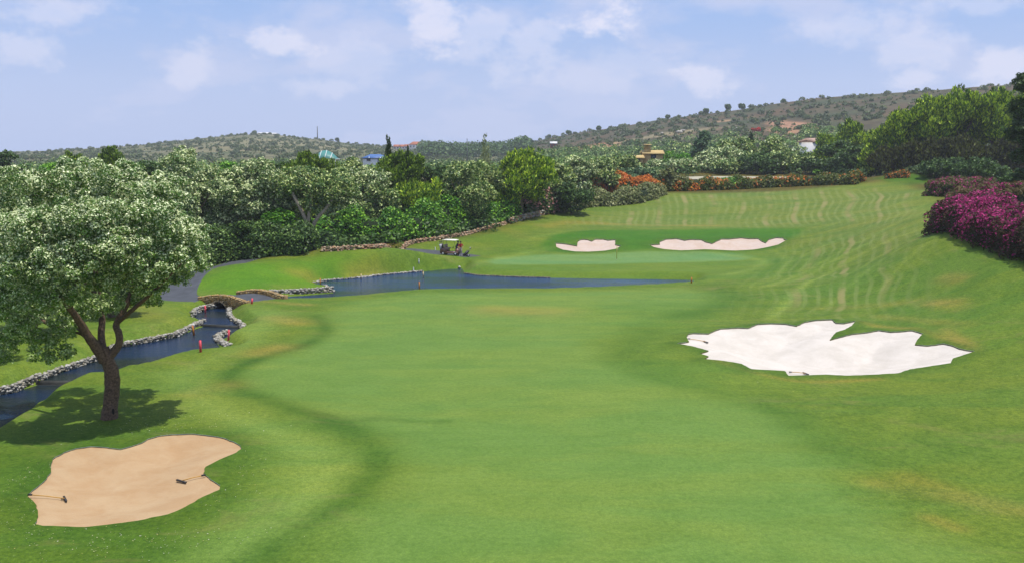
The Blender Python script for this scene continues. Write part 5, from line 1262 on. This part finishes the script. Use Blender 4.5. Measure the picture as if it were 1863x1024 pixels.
house('hill_house', 1316, 222, 690, 8, 5, 2.6, .6, simple('earth_render', A(200, 160, 130), .8, .2), PALE, 'low earth coloured house half way up the right hill', 'house', wins=3)
house('hilltop_house', 480, 247.5, 1060, 12, 8, 2.4, 1.0, WALLW, PALE, 'pale low house at the left of the hilltop', 'house', wins=3)
house('hilltop_house', 497, 247.5, 1060, 8, 8, 2.0, .8, WALLW, PALE, 'smaller pale low house at the right of the hilltop', 'house', wins=2)
house('blue_roofed_shed', 683, 291, 330, 7.6, 6, .5, 1.1, WALLW, BLUER, 'shed with a bright blue roof beyond the trees', 'shed', wins=2, hip=True)
def tent():
    x, y, z = at(594, 290, 320); g = float(base_h(x, y)[0]); root = empty('teal_pavilion', (x, y, g), 'pavilion with a curved teal roof rising over the trees', 'pavilion')
    V = []; n_ = 16
    for j, dy in enumerate((-4, 0, 4)):
        for i in range(n_+1): t = i/n_; V.append([-3.4+7.2*t, dy, z-g+(3.0*math.sin(math.pi*t**.8)**.7-.1)*(1 if dy == 0 else .12)])
    m = MB(); m.add(V, [(j*(n_+1)+i, j*(n_+1)+i+1, (j+1)*(n_+1)+i+1, (j+1)*(n_+1)+i) for j in range(2) for i in range(n_)]); o = m.build('roof', TEAL, root, True); md = o.modifiers.new('thickness', 'SOLIDIFY'); md.thickness = .15
    m = MB()
    for i in range(0, n_+1, 4): m.tube([V[i][:], [V[i+n_+1][0], 0, V[i+n_+1][2]+.1], [V[i+2*n_+2][0], 4, V[i+2*n_+2][2]]], .1, 6)
    m.build('rib', WHT, root); 
    for sx_ in (-3.2, 3.6):
        for sy_ in (-3.8, 3.8): m = MB(); m.tube([(sx_, sy_, 0), (sx_, sy_, z-g)], .12, 6); m.build('leg', WHT, root)
tent()
for px, yt, yb_, D, lab in [(850, 254, 285, 420, 'thin white mast rising right of the white villa'), (578, 231, 262, 1040, 'very thin mast on the left hill skyline')]:
    b = at(px, yb_, D); g = float(base_h(b[0], b[1])[0]); t = at(px, yt, D); root = empty('mast', (b[0], b[1], g), lab, 'mast')
    m = MB(); m.tube([(0, 0, 0), (0, 0, t[2]-g)], [D*.0006, D*.00035], 6); m.build('pole', GREYF, root); m = MB(); m.tube([(0, 0, t[2]-g), (0, 0, t[2]-g+.4)], [D*.0006, .02], 6); m.build('finial', GREYF, root)
# boulders and the red shrub on the hill
def boulders():
    for i, (px, py, w, lab) in enumerate([(1236,243,13,'largest white boulder pair on the slope'),(1242,239,8,'upper boulder beside the largest'),(1205,244,7,'small boulder left of the boulder pair'),(1341,235,6,'boulder below the hillside house'),(1349,241,5,'small boulder right of and below the last'),(1385,237,7,'white boulder beside the red shrub'),(1308,248,5,'tiny boulder above the domed oaks'),(1450,248,5,'pale boulder under the bare earth scar'),(1259,237,4,'tiny boulder right of the boulder pair')]):
        x, y, z = far_at(px, py); D = y; r = w/F*D/2; m = MB(); rs = np.random.RandomState(i+70)
        for k in range(3): m.stone((rs.uniform(-.5, .5)*r, rs.uniform(-.5, .5)*r, r*.3), (r*rs.uniform(.6, 1), r*.6, r*.55), A(214, 206, 192), rs)
        o = m.build('boulder', STONE); o.location = (x, y, z); tag(o, lab, 'boulder', 'white boulders on the right hill')
boulders()
def red_shrub():
    x, y, z = far_at(1375, 240); r = 1.7; rs = np.random.RandomState(4); root = empty('red_shrub', (x, y, z), 'bright red flowering shrub above the domed oaks', 'shrub')
    cs = np.array([[rs.uniform(-1, 1)*r, rs.uniform(-1, 1)*r*.6, r*.4+rs.rand()*r*.5] for _ in range(8)]); leaf_obj('foliage', [leaves(rs, cs, np.full(8, r*.5), 900, .6, [A(190,50,50), A(214,60,60), A(160,70,50)], 1.4)], PETAL, root)
red_shrub()
# pale road and kerb beyond the flowering hedge
pr = [(14, 196), (30, 200), (60, 203), (95, 206)]
pr = smooth(pr, 2); V = []
for i, p in enumerate(pr): V += [[p[0], p[1]-2.5, gz(p[0], p[1]-2.5)+.35], [p[0], p[1]+2.5, gz(p[0], p[1]+2.5)+.35]]
m = MB(); m.add(V, [(2*i, 2*i+2, 2*i+3, 2*i+1) for i in range(len(pr)-1)]); tag(m.build('road', simple('pale_road', A(206, 198, 170), .9, .2, noise=.1, nscale=.4)), 'pale road beyond the flowering hedge', kind='structure')

# ------------------------------------------------------------------ haze
def haze():
    m = bpy.data.materials.new('haze_air'); m.use_nodes = True; t = m.node_tree; t.nodes.clear()
    o = t.nodes.new('ShaderNodeOutputMaterial'); v = t.nodes.new('ShaderNodeVolumePrincipled'); v.inputs['Color'].default_value = (.93, .96, 1, 1); v.inputs['Density'].default_value = .00023; v.inputs['Anisotropy'].default_value = .2
    t.links.new(v.outputs[0], o.inputs['Volume'])
    mb = MB(); mb.box((0, 0, 0), (2800, 3200, 140)); h = mb.build('haze', m); h.location = (0, 0, 58); tag(h, 'thin summer haze', kind='stuff')
haze()
